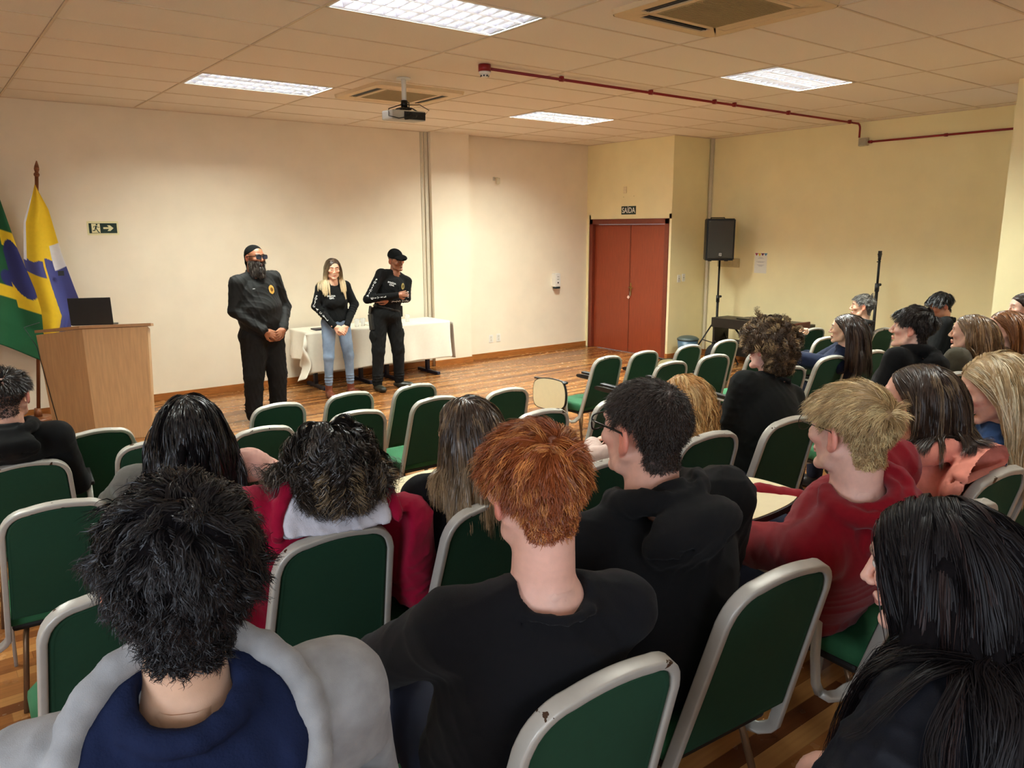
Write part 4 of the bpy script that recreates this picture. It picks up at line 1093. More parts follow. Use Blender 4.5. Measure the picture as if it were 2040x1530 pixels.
# ------------------------------------------------------------------ hair
def make_hair(st_, root, rn, H, R, coll, rs, sc=1.0):
    """st_: style dict, root points and normals (world). returns strand points (N,n,3) of guides"""
    kind = st_['kind']; n = st_['n']; L = st_['len']; q = (root-H) @ R/sc
    N = len(root); ln = np.full(N, L) if not callable(L) else L(q)
    ln = ln*rs.uniform(.85, 1.12, N); ds = ln/n
    G = np.array([0, 0, -1.0])
    p = root+rn*.001; path = [p.copy()]
    ex, ey, ez = R[:, 0], R[:, 1], R[:, 2]
    if kind == 'long':
        px_ = st_.get('part', .015)
        sgn = np.sign(q[:, 0]-px_); sgn[sgn == 0] = 1
        front = np.clip((q[:, 1]+.01)/.08, 0, 1); back = st_.get('back', .35)
        sb = np.clip((q[:, 1]+.075)/.07, 0, 1); d = rn*st_.get('out', .25)+ex*(sgn*.8*sb)[:, None]-ey*(.25+back*front+.6*(1-sb))[:, None]
        side = sgn
    else:
        crown = np.array(st_.get('crown', (.012, -.062, .095)))
        rel = q-crown; rel = rel/(np.linalg.norm(rel, axis=1)[:, None]+1e-6)
        comb = np.array(st_.get('comb', (0, .8, 0)))
        top = np.clip((q[:, 2]-.03)/.06, 0, 1)[:, None]
        loc = rel*(1-.5*top)+comb*top
        swirl = np.stack([-rel[:, 1], rel[:, 0], 0*rel[:, 0]], 1)*st_.get('swirl', .3)
        d = (loc+swirl) @ R.T+rn*st_.get('lift', .5)
    d = d+rs.normal(size=d.shape)*st_.get('mess', .1); d /= np.linalg.norm(d, axis=1)[:, None]
    lay0 = rs.uniform(.15, 1, N)*st_.get('lay', .01)
    if callable(L): lay0 = lay0*np.clip(ln/ln.max(), .15, 1)
    grow = st_.get('grow', .3)
    for i in range(n):
        t = (i+1)/n
        if kind == 'long':
            ql = (p-H) @ R/sc
            g = st_.get('grav', .28); tgt = G.copy()[None]*np.ones((N, 1))
            bk = (-ey)*(np.clip((ql[:, 1]-(-.02))/.06, 0, 1)*(ql[:, 2] > -.13)*st_.get('clear', .9))[:, None]
            ox = ex*(side*np.clip((.05-np.abs(ql[:, 0]))/.05, 0, 1)*(ql[:, 1] > .02)*.8)[:, None]
            tgt = tgt+bk+ox
            fw = st_.get('fwd', 0)
            if fw: tgt = tgt+ey*fw*(ql[:, 2] < -.08)[:, None]
            if 'drift' in st_: tgt = tgt+np.array(st_['drift'])*(t > .4)
            d = d*(1-g)+tgt*g
        else:
            d = d*(1-st_.get('grav', .12))+G*st_.get('grav', .12)
        d = d+rs.normal(size=d.shape)*st_.get('wob', .04); d /= np.linalg.norm(d, axis=1)[:, None]
        p = p+d*ds[:, None]
        for _ in range(2):
            sd = coll(p); lay = lay0*min(1, .3+t*1.4)+.002; m = sd < lay
            if m.any():
                gr = grad(coll, p[m]); push = (lay[m]-sd[m])[:, None]*gr; p[m] = p[m]+push
                dd = (gr*d[m]).sum(1)[:, None]; d[m] = d[m]-np.where(dd < 0, dd, 0)*gr*.8
                d[m] /= np.linalg.norm(d[m], axis=1)[:, None]+1e-9
        path.append(p.copy())
    return np.stack(path, 1)
def strands(paths, roots_g, roots, rs, st_, coll, rad, cols):
    """interpolate strands from guides, return verts, quads, colours"""
    N = len(roots); n = paths.shape[1]
    D = ((roots[:, None]-roots_g[None])**2).sum(2); o = np.argsort(D, axis=1)[:, :3]
    if st_['kind'] == 'long':
        pass
    w = rs.dirichlet((1.2, .7, .35), N) if st_.get('blend', True) else np.tile((1.0, 0, 0), (N, 1))
    # avoid blending guides that diverge
    tip = paths[:, -1]
    far = np.linalg.norm(tip[o[:, 1]]-tip[o[:, 0]], axis=1) > st_.get('div', .05); w[far, 1] = 0
    far = np.linalg.norm(tip[o[:, 2]]-tip[o[:, 0]], axis=1) > st_.get('div', .05); w[far, 2] = 0
    w /= w.sum(1)[:, None]
    P = sum(w[:, k, None, None]*(paths[o[:, k]]-roots_g[o[:, k]][:, None]) for k in range(3))+roots[:, None]
    t = np.linspace(0, 1, n)
    # clumping towards the main guide
    cl = st_.get('clump', .5)*(t**1.2)
    P = P+(paths[o[:, 0]]-P)*cl[None, :, None]
    P = P+np.cumsum(rs.normal(size=P.shape)*st_.get('frizz', .0012), 1)*t[None, :, None]**.5
    if st_.get('curl'):
        r, turns = st_['curl']; pg = rs.uniform(0, 2*PI, len(paths))[o[:, 0]]+rs.normal(size=N)*.5; hd = np.where(rs.rand(len(paths)) < .5, -1, 1)[o[:, 0]]
        T_ = np.gradient(P, axis=1); T_ /= np.linalg.norm(T_, axis=2)[:, :, None]+1e-9
        a = np.cross(T_, np.array([.3, .5, .8])); a /= np.linalg.norm(a, axis=2)[:, :, None]+1e-9; c = np.cross(T_, a)
        ph = pg[:, None]+hd[:, None]*2*PI*turns*t[None]*rs.uniform(.85, 1.15, (N, 1)); rr = r*np.clip(t*2.5, 0, 1)[None]*rs.uniform(.6, 1.2, (N, 1))
        P = P+a*(rr*np.cos(ph))[..., None]+c*(rr*np.sin(ph))[..., None]
    fl = P.reshape(-1, 3); sd = coll(fl); m = sd < .0015
    if m.any(): fl[m] += (.002-sd[m])[:, None]*grad(coll, fl[m])
    P = fl.reshape(P.shape)
    T_ = np.gradient(P, axis=1); T_ /= np.linalg.norm(T_, axis=2)[:, :, None]+1e-9
    out = grad(coll, P.reshape(-1, 3), .012).reshape(P.shape)+rs.normal(size=(N, 1, 3))*.35
    a = np.cross(T_, out); a /= np.linalg.norm(a, axis=2)[:, :, None]+1e-9
    tp = np.clip(1.0-np.maximum(0, t-.6)/.4*.8, .2, 1)*np.clip(.6+t*3, .6, 1)
    R_ = rad*1.45*tp[None]*rs.uniform(.7, 1.25, (N, 1))
    V = np.stack([P-a*R_[..., None], P+a*R_[..., None]], 2).astype(f32)   # N,n,2,3
    ids = np.arange(N*n*2, dtype=np.int32).reshape(N, n, 2)
    Q = [np.stack([ids[:, :-1, 0], ids[:, :-1, 1], ids[:, 1:, 1], ids[:, 1:, 0]], -1).reshape(-1, 4)]
    C = cols(P, t, roots, o[:, 0]); C = np.repeat(C[:, :, None], 2, 2).reshape(-1, 4).astype(f32)
    return V.reshape(-1, 3), np.concatenate(Q), C
M_hair = {}
M_under = mat('hair_mass', (255, 255, 255), .95, attr='Col', var=.15, nscale=60, spec=.08)
def hair_mat(rough=.42, spec=.5):
    k = (rough, spec)
    if k not in M_hair: M_hair[k] = mat('hair_%d_%d' % (rough*100, spec*100), (255, 255, 255), rough, attr='Col', var=.10, nscale=80, spec=spec)
    return M_hair[k]
M_skin = mat('skin', (255, 255, 255), .48, attr='Col', var=.05, nscale=60, bump=.12, bscale=900, sss=.12)

def lin(c): return np.array(srgb(*c))
def clear_back(F, chair, n0, k):
    """garments rest against the chair back instead of passing through it"""
    c = CHAIRS[chair]; R_ = rotz(c.rotation_euler.z); o = np.array(c.location)+R_ @ np.array(bp(0, 0, 0))
    U = R_ @ np.array((1, 0, 0)); Sd = R_ @ (np.array(bp(0, 1, 0))-np.array(bp(0, 0, 0))); Nn = R_ @ (np.array(bp(0, 0, 1))-np.array(bp(0, 0, 0)))
    X = [F.ax[0][:, None, None]-f32(o[0]), F.ax[1][None, :, None]-f32(o[1]), F.ax[2][None, None, :]-f32(o[2])]
    dot = lambda v: X[0]*f32(v[0])+X[1]*f32(v[1])+X[2]*f32(v[2])
    d = np.maximum(np.maximum(dot(Nn)-n0, -.40-dot(Nn)), np.maximum(dot(Sd)-(BL+.004), np.abs(dot(U))-.235))
    h = np.clip(.5-.5*(F.F+d)/k, 0, 1); F.F = (F.F+(-d-F.F)*h+k*h*(1-h)).astype(f32)
def person(name, label, base, head, hyaw, hpitch=0, hroll=0, byaw=0, seat=.42, hip=None, sc=1.0, build=1.0, skin=(226, 176, 150), hair=None, top=None, trou=(40, 44, 60),
           arms=None, legs=None, stand=False, hres=.004, cres=.009, fem=0, jaw=1.0, hoodie=False, hands=True, extra=None, group='seated audience', shoes=(30, 28, 28), neckr=.052, brow=(60, 40, 30), beard=None, closed=False, hands_spec=None, cols2=None, shw=.165, handres=.0035, neck=.150, chair=None):
    """base: world point on the floor under the pelvis. head: world head centre. Everything is modelled in world space then shifted to the base."""
    base = np.array(base, float); H = np.array(head, float); R = orient(hyaw, hpitch, hroll); B = orient(byaw)
    rs = np.random.RandomState(abs(hash(name)) % 1000 if False else sum(map(ord, name)) % 997)
    root = thing('person', label, 'person', tuple(base), group=group)
    L2 = lambda *p: base+B @ np.array(p)
    p0 = L2(*(hip or (0, 0, seat+.10)))
    N = H+R @ np.array([0, -.035, -neck])*sc*.5+B @ np.array([0, -.035, -neck])*sc*.5+np.array([0, 0, -.005])
    sp = N-p0; u = unit(sp); fw = unit(B[:, 1]-np.dot(B[:, 1], u)*u); rt = np.cross(fw, u)
    TB = np.stack([rt, fw, u], 1)
    M = p0+sp*.45-fw*.035
    w = build
    shL, shR = N-rt*shw*w-u*.070+fw*.005, N+rt*shw*w-u*.070+fw*.005
    arms = arms or {}
    def arm(sd, S_):
        a = arms.get(sd)
        if a: return L2(*a[0]), L2(*a[1])
        s_ = -1 if sd == 'L' else 1
        E_ = S_+B @ np.array([s_*.055, .07, -.27]); 
        W_ = L2(s_*.07, .34, seat+.17)
        dd = W_-E_; l = np.linalg.norm(dd)
        if l > .27: W_ = E_+dd/l*.27
        return E_, W_
    eL, wL = arm('L', shL); eR, wR = arm('R', shR)
    lg = legs or {}
    def leg(sd):
        if sd in lg: return [L2(*q) for q in lg[sd]]
        s_ = -1 if sd == 'L' else 1
        return [L2(s_*.09, .02, seat+.09), L2(s_*.12, .43, seat+.075), L2(s_*.12, .44, .09), L2(s_*.13, .56, .035)]
    legL, legR = leg('L'), leg('R')
    # ---------- body (skin): fine head, coarse trunk under the clothes, fine hands
    e = .15*sc
    lo = H-e-.02; hi = H+e+.02; lo[2] = min(N[2]-.06, H[2]-.16); lo[:2] = np.minimum(lo[:2], N[:2]-.10); hi[:2] = np.maximum(hi[:2], N[:2]+.10)
    FH = Field(lo, hi, hres); T = build_head(FH, H, R, sc, fem, jaw, True)
    nk = H+R @ np.array([0, -.022, -.055])*sc
    FH.cap(nk, N-u*.05, neckr*sc*.97, neckr*sc*1.08, .022); FH.cap(H+R @ np.array([0, .0, -.08])*sc, N+fw*.02-u*.05, .036*sc, .045*sc, .02)
    FH.cap(N-u*.035, N-u*.055-rt*.08, .05*sc, .045, .04); FH.cap(N-u*.035, N-u*.055+rt*.08, .05*sc, .045, .04)
    Pv, Q = FH.mesh(); q = (Pv-H) @ R/sc
    col = np.tile(lin(skin), (len(Pv), 1)); sk = col[0].copy()
    red = lin((min(255, skin[0]*1.02), skin[1]*.72, skin[2]*.68))
    def blend(c, m): nonlocal col; m = np.clip(m, 0, 1)[:, None]; col = col*(1-m)+np.asarray(c)*m
    blend(red, .6*(np.abs(q[:, 0]) > .078)*(q[:, 2] < .04)*(q[:, 2] > -.05))
    blend(red, .35*np.clip(1-((np.abs(q[:, 0])-.045)**2+(q[:, 2]+.03)**2)/.0006, 0, 1)*(q[:, 1] > .04))
    blend(lin((176, 92, 86)) if skin[0] > 180 else lin((120, 70, 66)), .8*(np.abs(q[:, 0]) < .024)*(np.abs(q[:, 2]+.0665) < .010*(1-np.abs(q[:, 0])/.03))*(q[:, 1] > .085))
    for s_ in (-1, 1):
        bx = (np.abs(q[:, 0]-s_*.029) < .019)*(np.abs(q[:, 2]-(.030-.08*np.abs(q[:, 0]-s_*.024))) < .0050)*(q[:, 1] > .06); blend(lin(brow), .85*bx)
        ey = np.array([s_*.031, .0765, .006]); rr_ = np.linalg.norm(q-ey, axis=1); on = (np.abs(rr_-.0133) < .0022)*(q[:, 1] > .081)
        if closed: blend(lin(brow)*.6, .9*on*(np.abs(q[:, 2]+.001) < .0030)); 
        else:
            on2 = on*(np.abs(q[:, 2]-.006) < .0055); blend(lin((214, 204, 196)), on2); blend(lin((46, 30, 22)), on2*(np.abs(q[:, 0]-s_*.031) < .0058)); blend(lin(brow), on*(np.abs(q[:, 2]-.0125) < .0016)*.8)
    hc = lin(hair['col']) if hair else sk
    if hair and hair.get('scalp', True):
        m = hair_mask(q, hair.get('hl', 0), hair.get('nape', 0)); blend(hc*.8, np.clip(m/.008+.3, 0, 1)*(np.abs(q[:, 0]) < .079)*hair.get('scalpw', .9))
    if beard: m = ((q[:, 2] < -.03-.35*(np.abs(q[:, 0]) < .02)*0) & (q[:, 1] > -.005) & (q[:, 2] > -.13) & ~((np.abs(q[:, 0]) < .026) & (q[:, 2] > -.078))); blend(lin(beard), m*.8)
    verts = [Pv]; quads = [Q]; colsl = [col]; off = len(Pv)
    # trunk and limbs (coarse, inside the clothes)
    allp = np.array([p0, N, shL, shR, eL, eR, wL, wR]+legL+legR); lo = allp.min(0)-.2; hi = allp.max(0)+.2; hi[2] = N[2]+.02
    FB = Field(lo, hi, .016)
    FB.ell(p0, (.15*w, .105*w, .11), TB, .04); FB.ell(M, (.125*w, .095*w, .17), TB, .05); FB.ell(N-u*.17-fw*.01, (.135*w, .095*w, .15), TB, .05)
    FB.cap(shL, shR, .045, .045, .05); FB.cap(N, N-u*.10, .05, .07, .03)
    for S_, E_, W_ in ((shL, eL, wL), (shR, eR, wR)): FB.cap(S_, E_, .040, .034, .02); FB.cap(E_, W_, .034, .026, .02)
    for lgp in (legL, legR): FB.cap(lgp[0], lgp[1], .075*w, .052, .03); FB.cap(lgp[1], lgp[2], .050, .034, .02); FB.cap(lgp[2], lgp[2]-np.array([0, 0, .05]), .030, .022, .02)
    if chair:
        clear_back(FB, chair, .055, .01)
    Pb, Qb = FB.mesh(); verts.append(Pb); quads.append(Qb+off); colsl.append(np.tile(sk, (len(Pb), 1))); off += len(Pb)
    if hands:
        hs = hands_spec or {}
        for sd, E_, W_ in (('L', eL, wL), ('R', eR, wR)):
            sp_ = hs.get(sd, {}); fd = B @ np.array(sp_['dir']) if 'dir' in sp_ else unit(W_-E_)+np.array([0, 0, -.15]); nn = B @ np.array(sp_.get('nrm', (0, .1, 1)))
            Fh = Field(W_-.16, W_+.16, handres if sp_ else .005)
            Fh.cap(W_-unit(W_-E_)*.10, W_, .031*sc, .025*sc, .01)
            build_hand(Fh, W_, fd, nn, -1 if sd == 'L' else 1, sp_.get('curl', .45), sc*.95*sp_.get('s', 1))
            Ph, Qh = Fh.mesh(); verts.append(Ph); quads.append(Qh+off); ch = np.tile(sk, (len(Ph), 1)); colsl.append(ch); off += len(Ph)
    body = obj('body', np.concatenate(verts)-base, np.concatenate(quads), M_skin, root, True, cols=np.concatenate(colsl))
    # ---------- top
    tcol = top['col']; puff = top.get('puff', .016)
    allp = np.array([p0, N, shL, shR, eL, eR, wL, wR]); lo = allp.min(0)-.17-puff; hi = allp.max(0)+.17+puff; hi[2] = max(N[2]+.11, allp[:, 2].max()+.1)
    FT = Field(lo, hi, cres)
    belly = top.get('belly', 0)
    FT.ell(p0+u*.03, ((.150)*w+puff, .108*w+puff+belly*.5, .12), TB, .05)
    FT.ell(M+fw*(.01+belly*.5), (.132*w+puff+belly*.6, .100*w+puff+belly, .18), TB, .06)
    FT.ell(p0+u*.15+fw*belly*.3, (.138*w+puff+belly*.3, .100*w+puff+belly*.7, .13), TB, .06)
    FT.ell(N-u*.185+fw*.0, (.150*w+puff, .108*w+puff, .165), TB, .06)
    FT.ell(N-u*.13-fw*.045, (.13*w+puff, .06+puff, .10), TB, .05)
    if fem:
        for s_ in (-1, 1): FT.ell(N-u*.245+fw*.095+rt*s_*.06, (.06, .05, .06), TB, .04)
    nb = N+u*.012
    for s_, S_ in ((-1, shL), (1, shR)):
        FT.cap(nb-u*.03+rt*s_*.03, S_, .045+puff*.6, .052+puff*.6, .045)
    sl = top.get('sleeve', 1.0)
    for S_, E_, W_ in ((shL, eL, wL), (shR, eR, wR)):
        FT.cap(S_, E_, .050*w+puff*.7, .042+puff*.8, .03)
        W2_ = E_+(W_-E_)*.94
        FT.cap(E_, W2_, .040+puff*.8, .031+puff*.6, .025)
        if top.get('cuff', True): FT.cap(W2_-unit(W_-E_)*.02, W2_+unit(W_-E_)*.008, .034+puff*.35, .034+puff*.3, .008)
        # elbow folds
        for kk in range(4 if puff < .02 else 0):
            ax_ = unit(W_-E_); cc = E_+ax_*(.03+.035*kk); FT.ell(cc, (.041+puff*.9, .041+puff*.9, .010), frame_from(np.cross(ax_, (.3, .2, 1)), ax_), .014)
    kindt = top.get('type', 'sweater')
    if kindt == 'sweater' or kindt == 'tee':
        FT.cap(nb+u*.09, nb+u*.018, neckr*sc*1.18, neckr*sc*1.18, .008, True)
        ang = np.linspace(0, 2*PI, 17); ring = [nb+u*(.001-.016*math.cos(a+PI)*0+.012*math.cos(a))-fw*(.008)-(-rt*math.sin(a)-fw*math.cos(a)*-1)*(neckr*sc*1.22+.012) for a in ang]
        ring = [nb-fw*.006+rt*math.sin(a)*(neckr*sc*1.2+.010)-fw*math.cos(a)*(neckr*sc*1.2+.006)+u*(-.0185+.0225*math.cos(a)) for a in ang]
        FT.cap(nb+fw*.03+u*.07, nb+fw*.045-u*.012, .046*sc, .042*sc, .010, True)
        FT.chain(ring, .0095, .006)
        FT.chain([p_-u*.014+(p_-nb)*.12 for p_ in ring], .003, .004, True)
    if kindt == 'hoodie':
        hs_ = top.get('hood', 1.0)
        FT.cap(nb+u*.09, nb-u*.01, neckr*sc*1.2, neckr*sc*1.25, .01, True)
        ang = np.linspace(.55, 2*PI-.55, 15)
        ring = [nb-rt*math.sin(a)*(.078*hs_+.01)+fw*math.cos(a)*(.085)+u*(.012-.030*math.cos(a)*1.0+.0) for a in ang]
        FT.chain(ring, [.020+.012*math.sin(a/2)**2*hs_ for a in ang], .016)
        FT.ell(nb-fw*.112*hs_-u*.035, (.112*hs_, .046*hs_, .072*hs_), TB @ rotx(.45), .03)
        FT.ell(nb-fw*.105*hs_+u*.012, (.092*hs_, .030, .034), TB, .02)
        # opening groove and fold lines
        FT.chain([nb-rt*math.sin(a)*(.070)+fw*math.cos(a)*(.098)*1.0+u*(.045-.03*math.cos(a)) for a in np.linspace(1.6, 2*PI-1.6, 9)], .009, .010, True)
        for s_ in (-1, 1): FT.chain([nb-fw*.145*hs_+rt*s_*.01-u*.0, nb-fw*.15*hs_+rt*s_*.055*hs_-u*.05, nb-fw*.12*hs_+rt*s_*.105*hs_-u*.055], .005, .008, True)
        FT.chain([nb-fw*.150*hs_-rt*.07*hs_-u*.03, nb-fw*.165*hs_-u*.075, nb-fw*.15*hs_+rt*.07*hs_-u*.04], .0055, .008, True)
    if kindt == 'openhood':
        hs_ = top.get('hood', 1.0); dn = unit(-fw*.8-u*.6); nn_ = unit(-fw*.6+u*.8); Cc = nb+dn*.062*hs_+nn_*.008+u*top.get('hood_up', 0)
        FT.cap(nb+u*.09, nb-u*.0, neckr*sc*1.2, neckr*sc*1.25, .01, True)
        ang = np.linspace(0, 2*PI, 25)
        FT.ell(Cc-nn_*.040, (.118*hs_, .118*hs_, .034), np.stack([rt, dn, nn_], 1), .03)
        FT.chain([Cc+rt*.125*hs_*math.cos(a)+dn*.125*hs_*math.sin(a)+u*(.012 if math.sin(a) < 0 else 0) for a in ang], [.019+.007*max(0, math.sin(a)) for a in ang], .012)
        FLn = Field(Cc-.2, Cc+.2, .006); FLn.ell(Cc+nn_*.000, (.116*hs_, .116*hs_, .034), np.stack([rt, dn, nn_], 1), .02)
        FLn.chain([Cc+rt*.100*hs_*math.cos(a)+dn*.100*hs_*math.sin(a)+nn_*.004 for a in ang], .014, .02)
        FLn.chain([nb+rt*.070*math.cos(a)-fw*.070*math.sin(a)+u*.020 for a in np.linspace(-.3, PI+.3, 11)], .013, .02)
        FLn.cap(nb+u*.12, nb-u*.03, neckr*sc*1.04, neckr*sc*1.06, .006, True); FLn.wrinkle(.0022, .09, 5)
        if chair: clear_back(FLn, chair, .040, .01)
        PL_, QL_ = FLn.mesh(); lc = top['lining']; obj('hood_lining', PL_-base, QL_, mat('cloth_%d_%d_%d' % tuple(lc), lc, .95, var=.06, bump=.5, bscale=300, spec=.15), root, True)
    if kindt == 'collar':
        FT.cap(nb+u*.09, nb-u*.02, neckr*sc*1.15, neckr*sc*1.2, .008, True)
        ang = np.linspace(.35, 2*PI-.35, 13)
        FT.chain([nb-rt*math.sin(a)*.068+fw*math.cos(a)*.068+u*(.008-.022*math.cos(a)) for a in ang], .013, .008)
        FT.chain([nb-rt*math.sin(a)*.075+fw*math.cos(a)*.075+u*(-.012-.022*math.cos(a)) for a in ang], .013, .008)
        if top.get('front'): FT.chain([nb+fw*.07-u*.03, nb+fw*.125-u*.13, p0+fw*(.15+belly)+u*.15, p0+fw*.14], .008, .01)
    for ff in top.get('folds', []): FT.chain([N+TB @ np.array(p_) for p_ in ff[0]], ff[1], .012, ff[2])
    FT.wrinkle(top.get('wr', .0022), top.get('wl', .10), seed=sum(map(ord, name)) % 97)
    FT.plane(p0-u*.06, u, .02)
    if chair:
        clear_back(FT, chair, .040, .015)
    Pt, Qt = FT.mesh()
    tq = (Pt-N) @ TB
    if 'colfn' in top: tc_ = top['colfn'](tq, Pt, locals()); m_ = mat('cloth_attr_%s' % top.get('rough', .9), (255, 255, 255), top.get('rough', .9), attr='Col', var=.05, nscale=60, bump=.3, bscale=700, sheen=top.get('sheen', .3)*.35); to = obj(top.get('name', 'sweater'), Pt-base, Qt, m_, root, True, cols=tc_)
    else:
        m_ = mat('cloth_%d_%d_%d' % tuple(tcol), tcol, top.get('rough', .9), var=top.get('var', .05), nscale=top.get('ns', 60), bump=.3, bscale=700, sheen=top.get('sheen', .3)*.35, spec=.18); to = obj(top.get('name', 'sweater'), Pt-base, Qt, m_, root, True)
    # ---------- trousers and shoes
    allp = np.array([p0]+legL+legR); lo = allp.min(0)-.19; hi = allp.max(0)+.19
    tp_ = cols2 or {}; tp = tp_.get('puff', .012)
    FL = Field(lo, hi, tp_.get('res', .014 if not stand else .009))
    FL.ell(p0, (.158*w+tp, .112*w+tp, .115), TB, .04)
    for lgp in (legL, legR):
        FL.cap(lgp[0], lgp[1], .082*w+tp, .060+tp, .03); an = lgp[2]+unit(lgp[1]-lgp[2])*tp_.get('hem', .02)
        FL.cap(lgp[1], an, .058+tp, .040+tp, .02)
        if tp_.get('pocket'): FL.ell((lgp[0]+lgp[1])*.5+B @ np.array([(-.085 if lgp is legL else .085)*1.0, 0, -.03]), (.035, .07, .085), B, .01)
        if stand:
            for kk in range(3): FL.ell(an+unit(lgp[1]-lgp[2])*(.03+.035*kk), (.047+tp, .052+tp, .008), B, .012)
    if stand: FL.wrinkle(tp_.get('wr', .003), .11, seed=3); FL.plane(N-u*tp_.get('waist', .47), -u, .006)
    else: FL.plane(p0+u*.09, -u, .02)
    Pl, Ql = FL.mesh()
    obj('trousers', Pl-base, Ql, mat('cloth_%d_%d_%d' % tuple(trou), trou, .85, var=tp_.get('var', .06), nscale=tp_.get('ns', 14), bump=.25, bscale=600, spec=.2), root, True)
    for lgp in (legL, legR):
        an, toe = lgp[2], lgp[3]; dr = unit((toe-an)*(1, 1, 0)); RR = frame_from(dr, (0, 0, 1))
        zt = toe[2]-.035
        Fs = Field(np.minimum(an, toe)-.13, np.maximum(an, toe)+.13, .006)
        c = np.array([an[0], an[1], zt])+dr*.055
        Fs.ell(c+np.array([0, 0, .040]), (.045, .135, .042), RR, .02); Fs.ell(c+dr*.075+np.array([0, 0, .034]), (.046, .062, .036), RR, .02)
        Fs.cap(np.array([an[0], an[1], zt+.05]), np.array([an[0], an[1], zt+tp_.get('boot', .10)]), .044, .043, .02)
        Fs.plane((0, 0, zt+.003), (0, 0, 1), .003)
        Pz, Qz = Fs.mesh(); so_ = obj('shoe', Pz-base, Qz, mat('shoe_%d_%d_%d' % tuple(shoes), shoes, .4, var=.12, bump=.2, bscale=60), root, True)
        if tp_.get('laces'):
            b_ = MB()
            for kk in range(6):
                cc = c+dr*(.055-.018*kk)+np.array([0, 0, .070+.012*kk])-base; sd_ = RR[:, 0]
                b_.tube([cc-sd_*.022-np.array([0, 0, .008]), cc+np.array([0, 0, .004]), cc+sd_*.022-np.array([0, 0, .008])], .0022, 5)
            b_.build('laces', mat('lace_brown', tp_['laces'], .6), so_)
    # ---------- hair
    coll = lambda p_: np.minimum(FH.sample(p_), FT.sample(p_))
    if hair:
        ho = grow_hair(hair, Pv, Q, q, H, R, sc, coll, rs, root, base, hc)
    if extra: extra(dict(root=root, base=base, H=H, R=R, T=T, N=N, TB=TB, u=u, fw=fw, rt=rt, B=B, wL=wL, wR=wR, eL=eL, eR=eR, shL=shL, shR=shR, p0=p0, top=to, sc=sc, L2=L2, rs=rs, FH=FH, FT=FT, Pv=Pv, Q=Q, q=q, coll=coll, legL=legL, legR=legR, M=M))
    return root

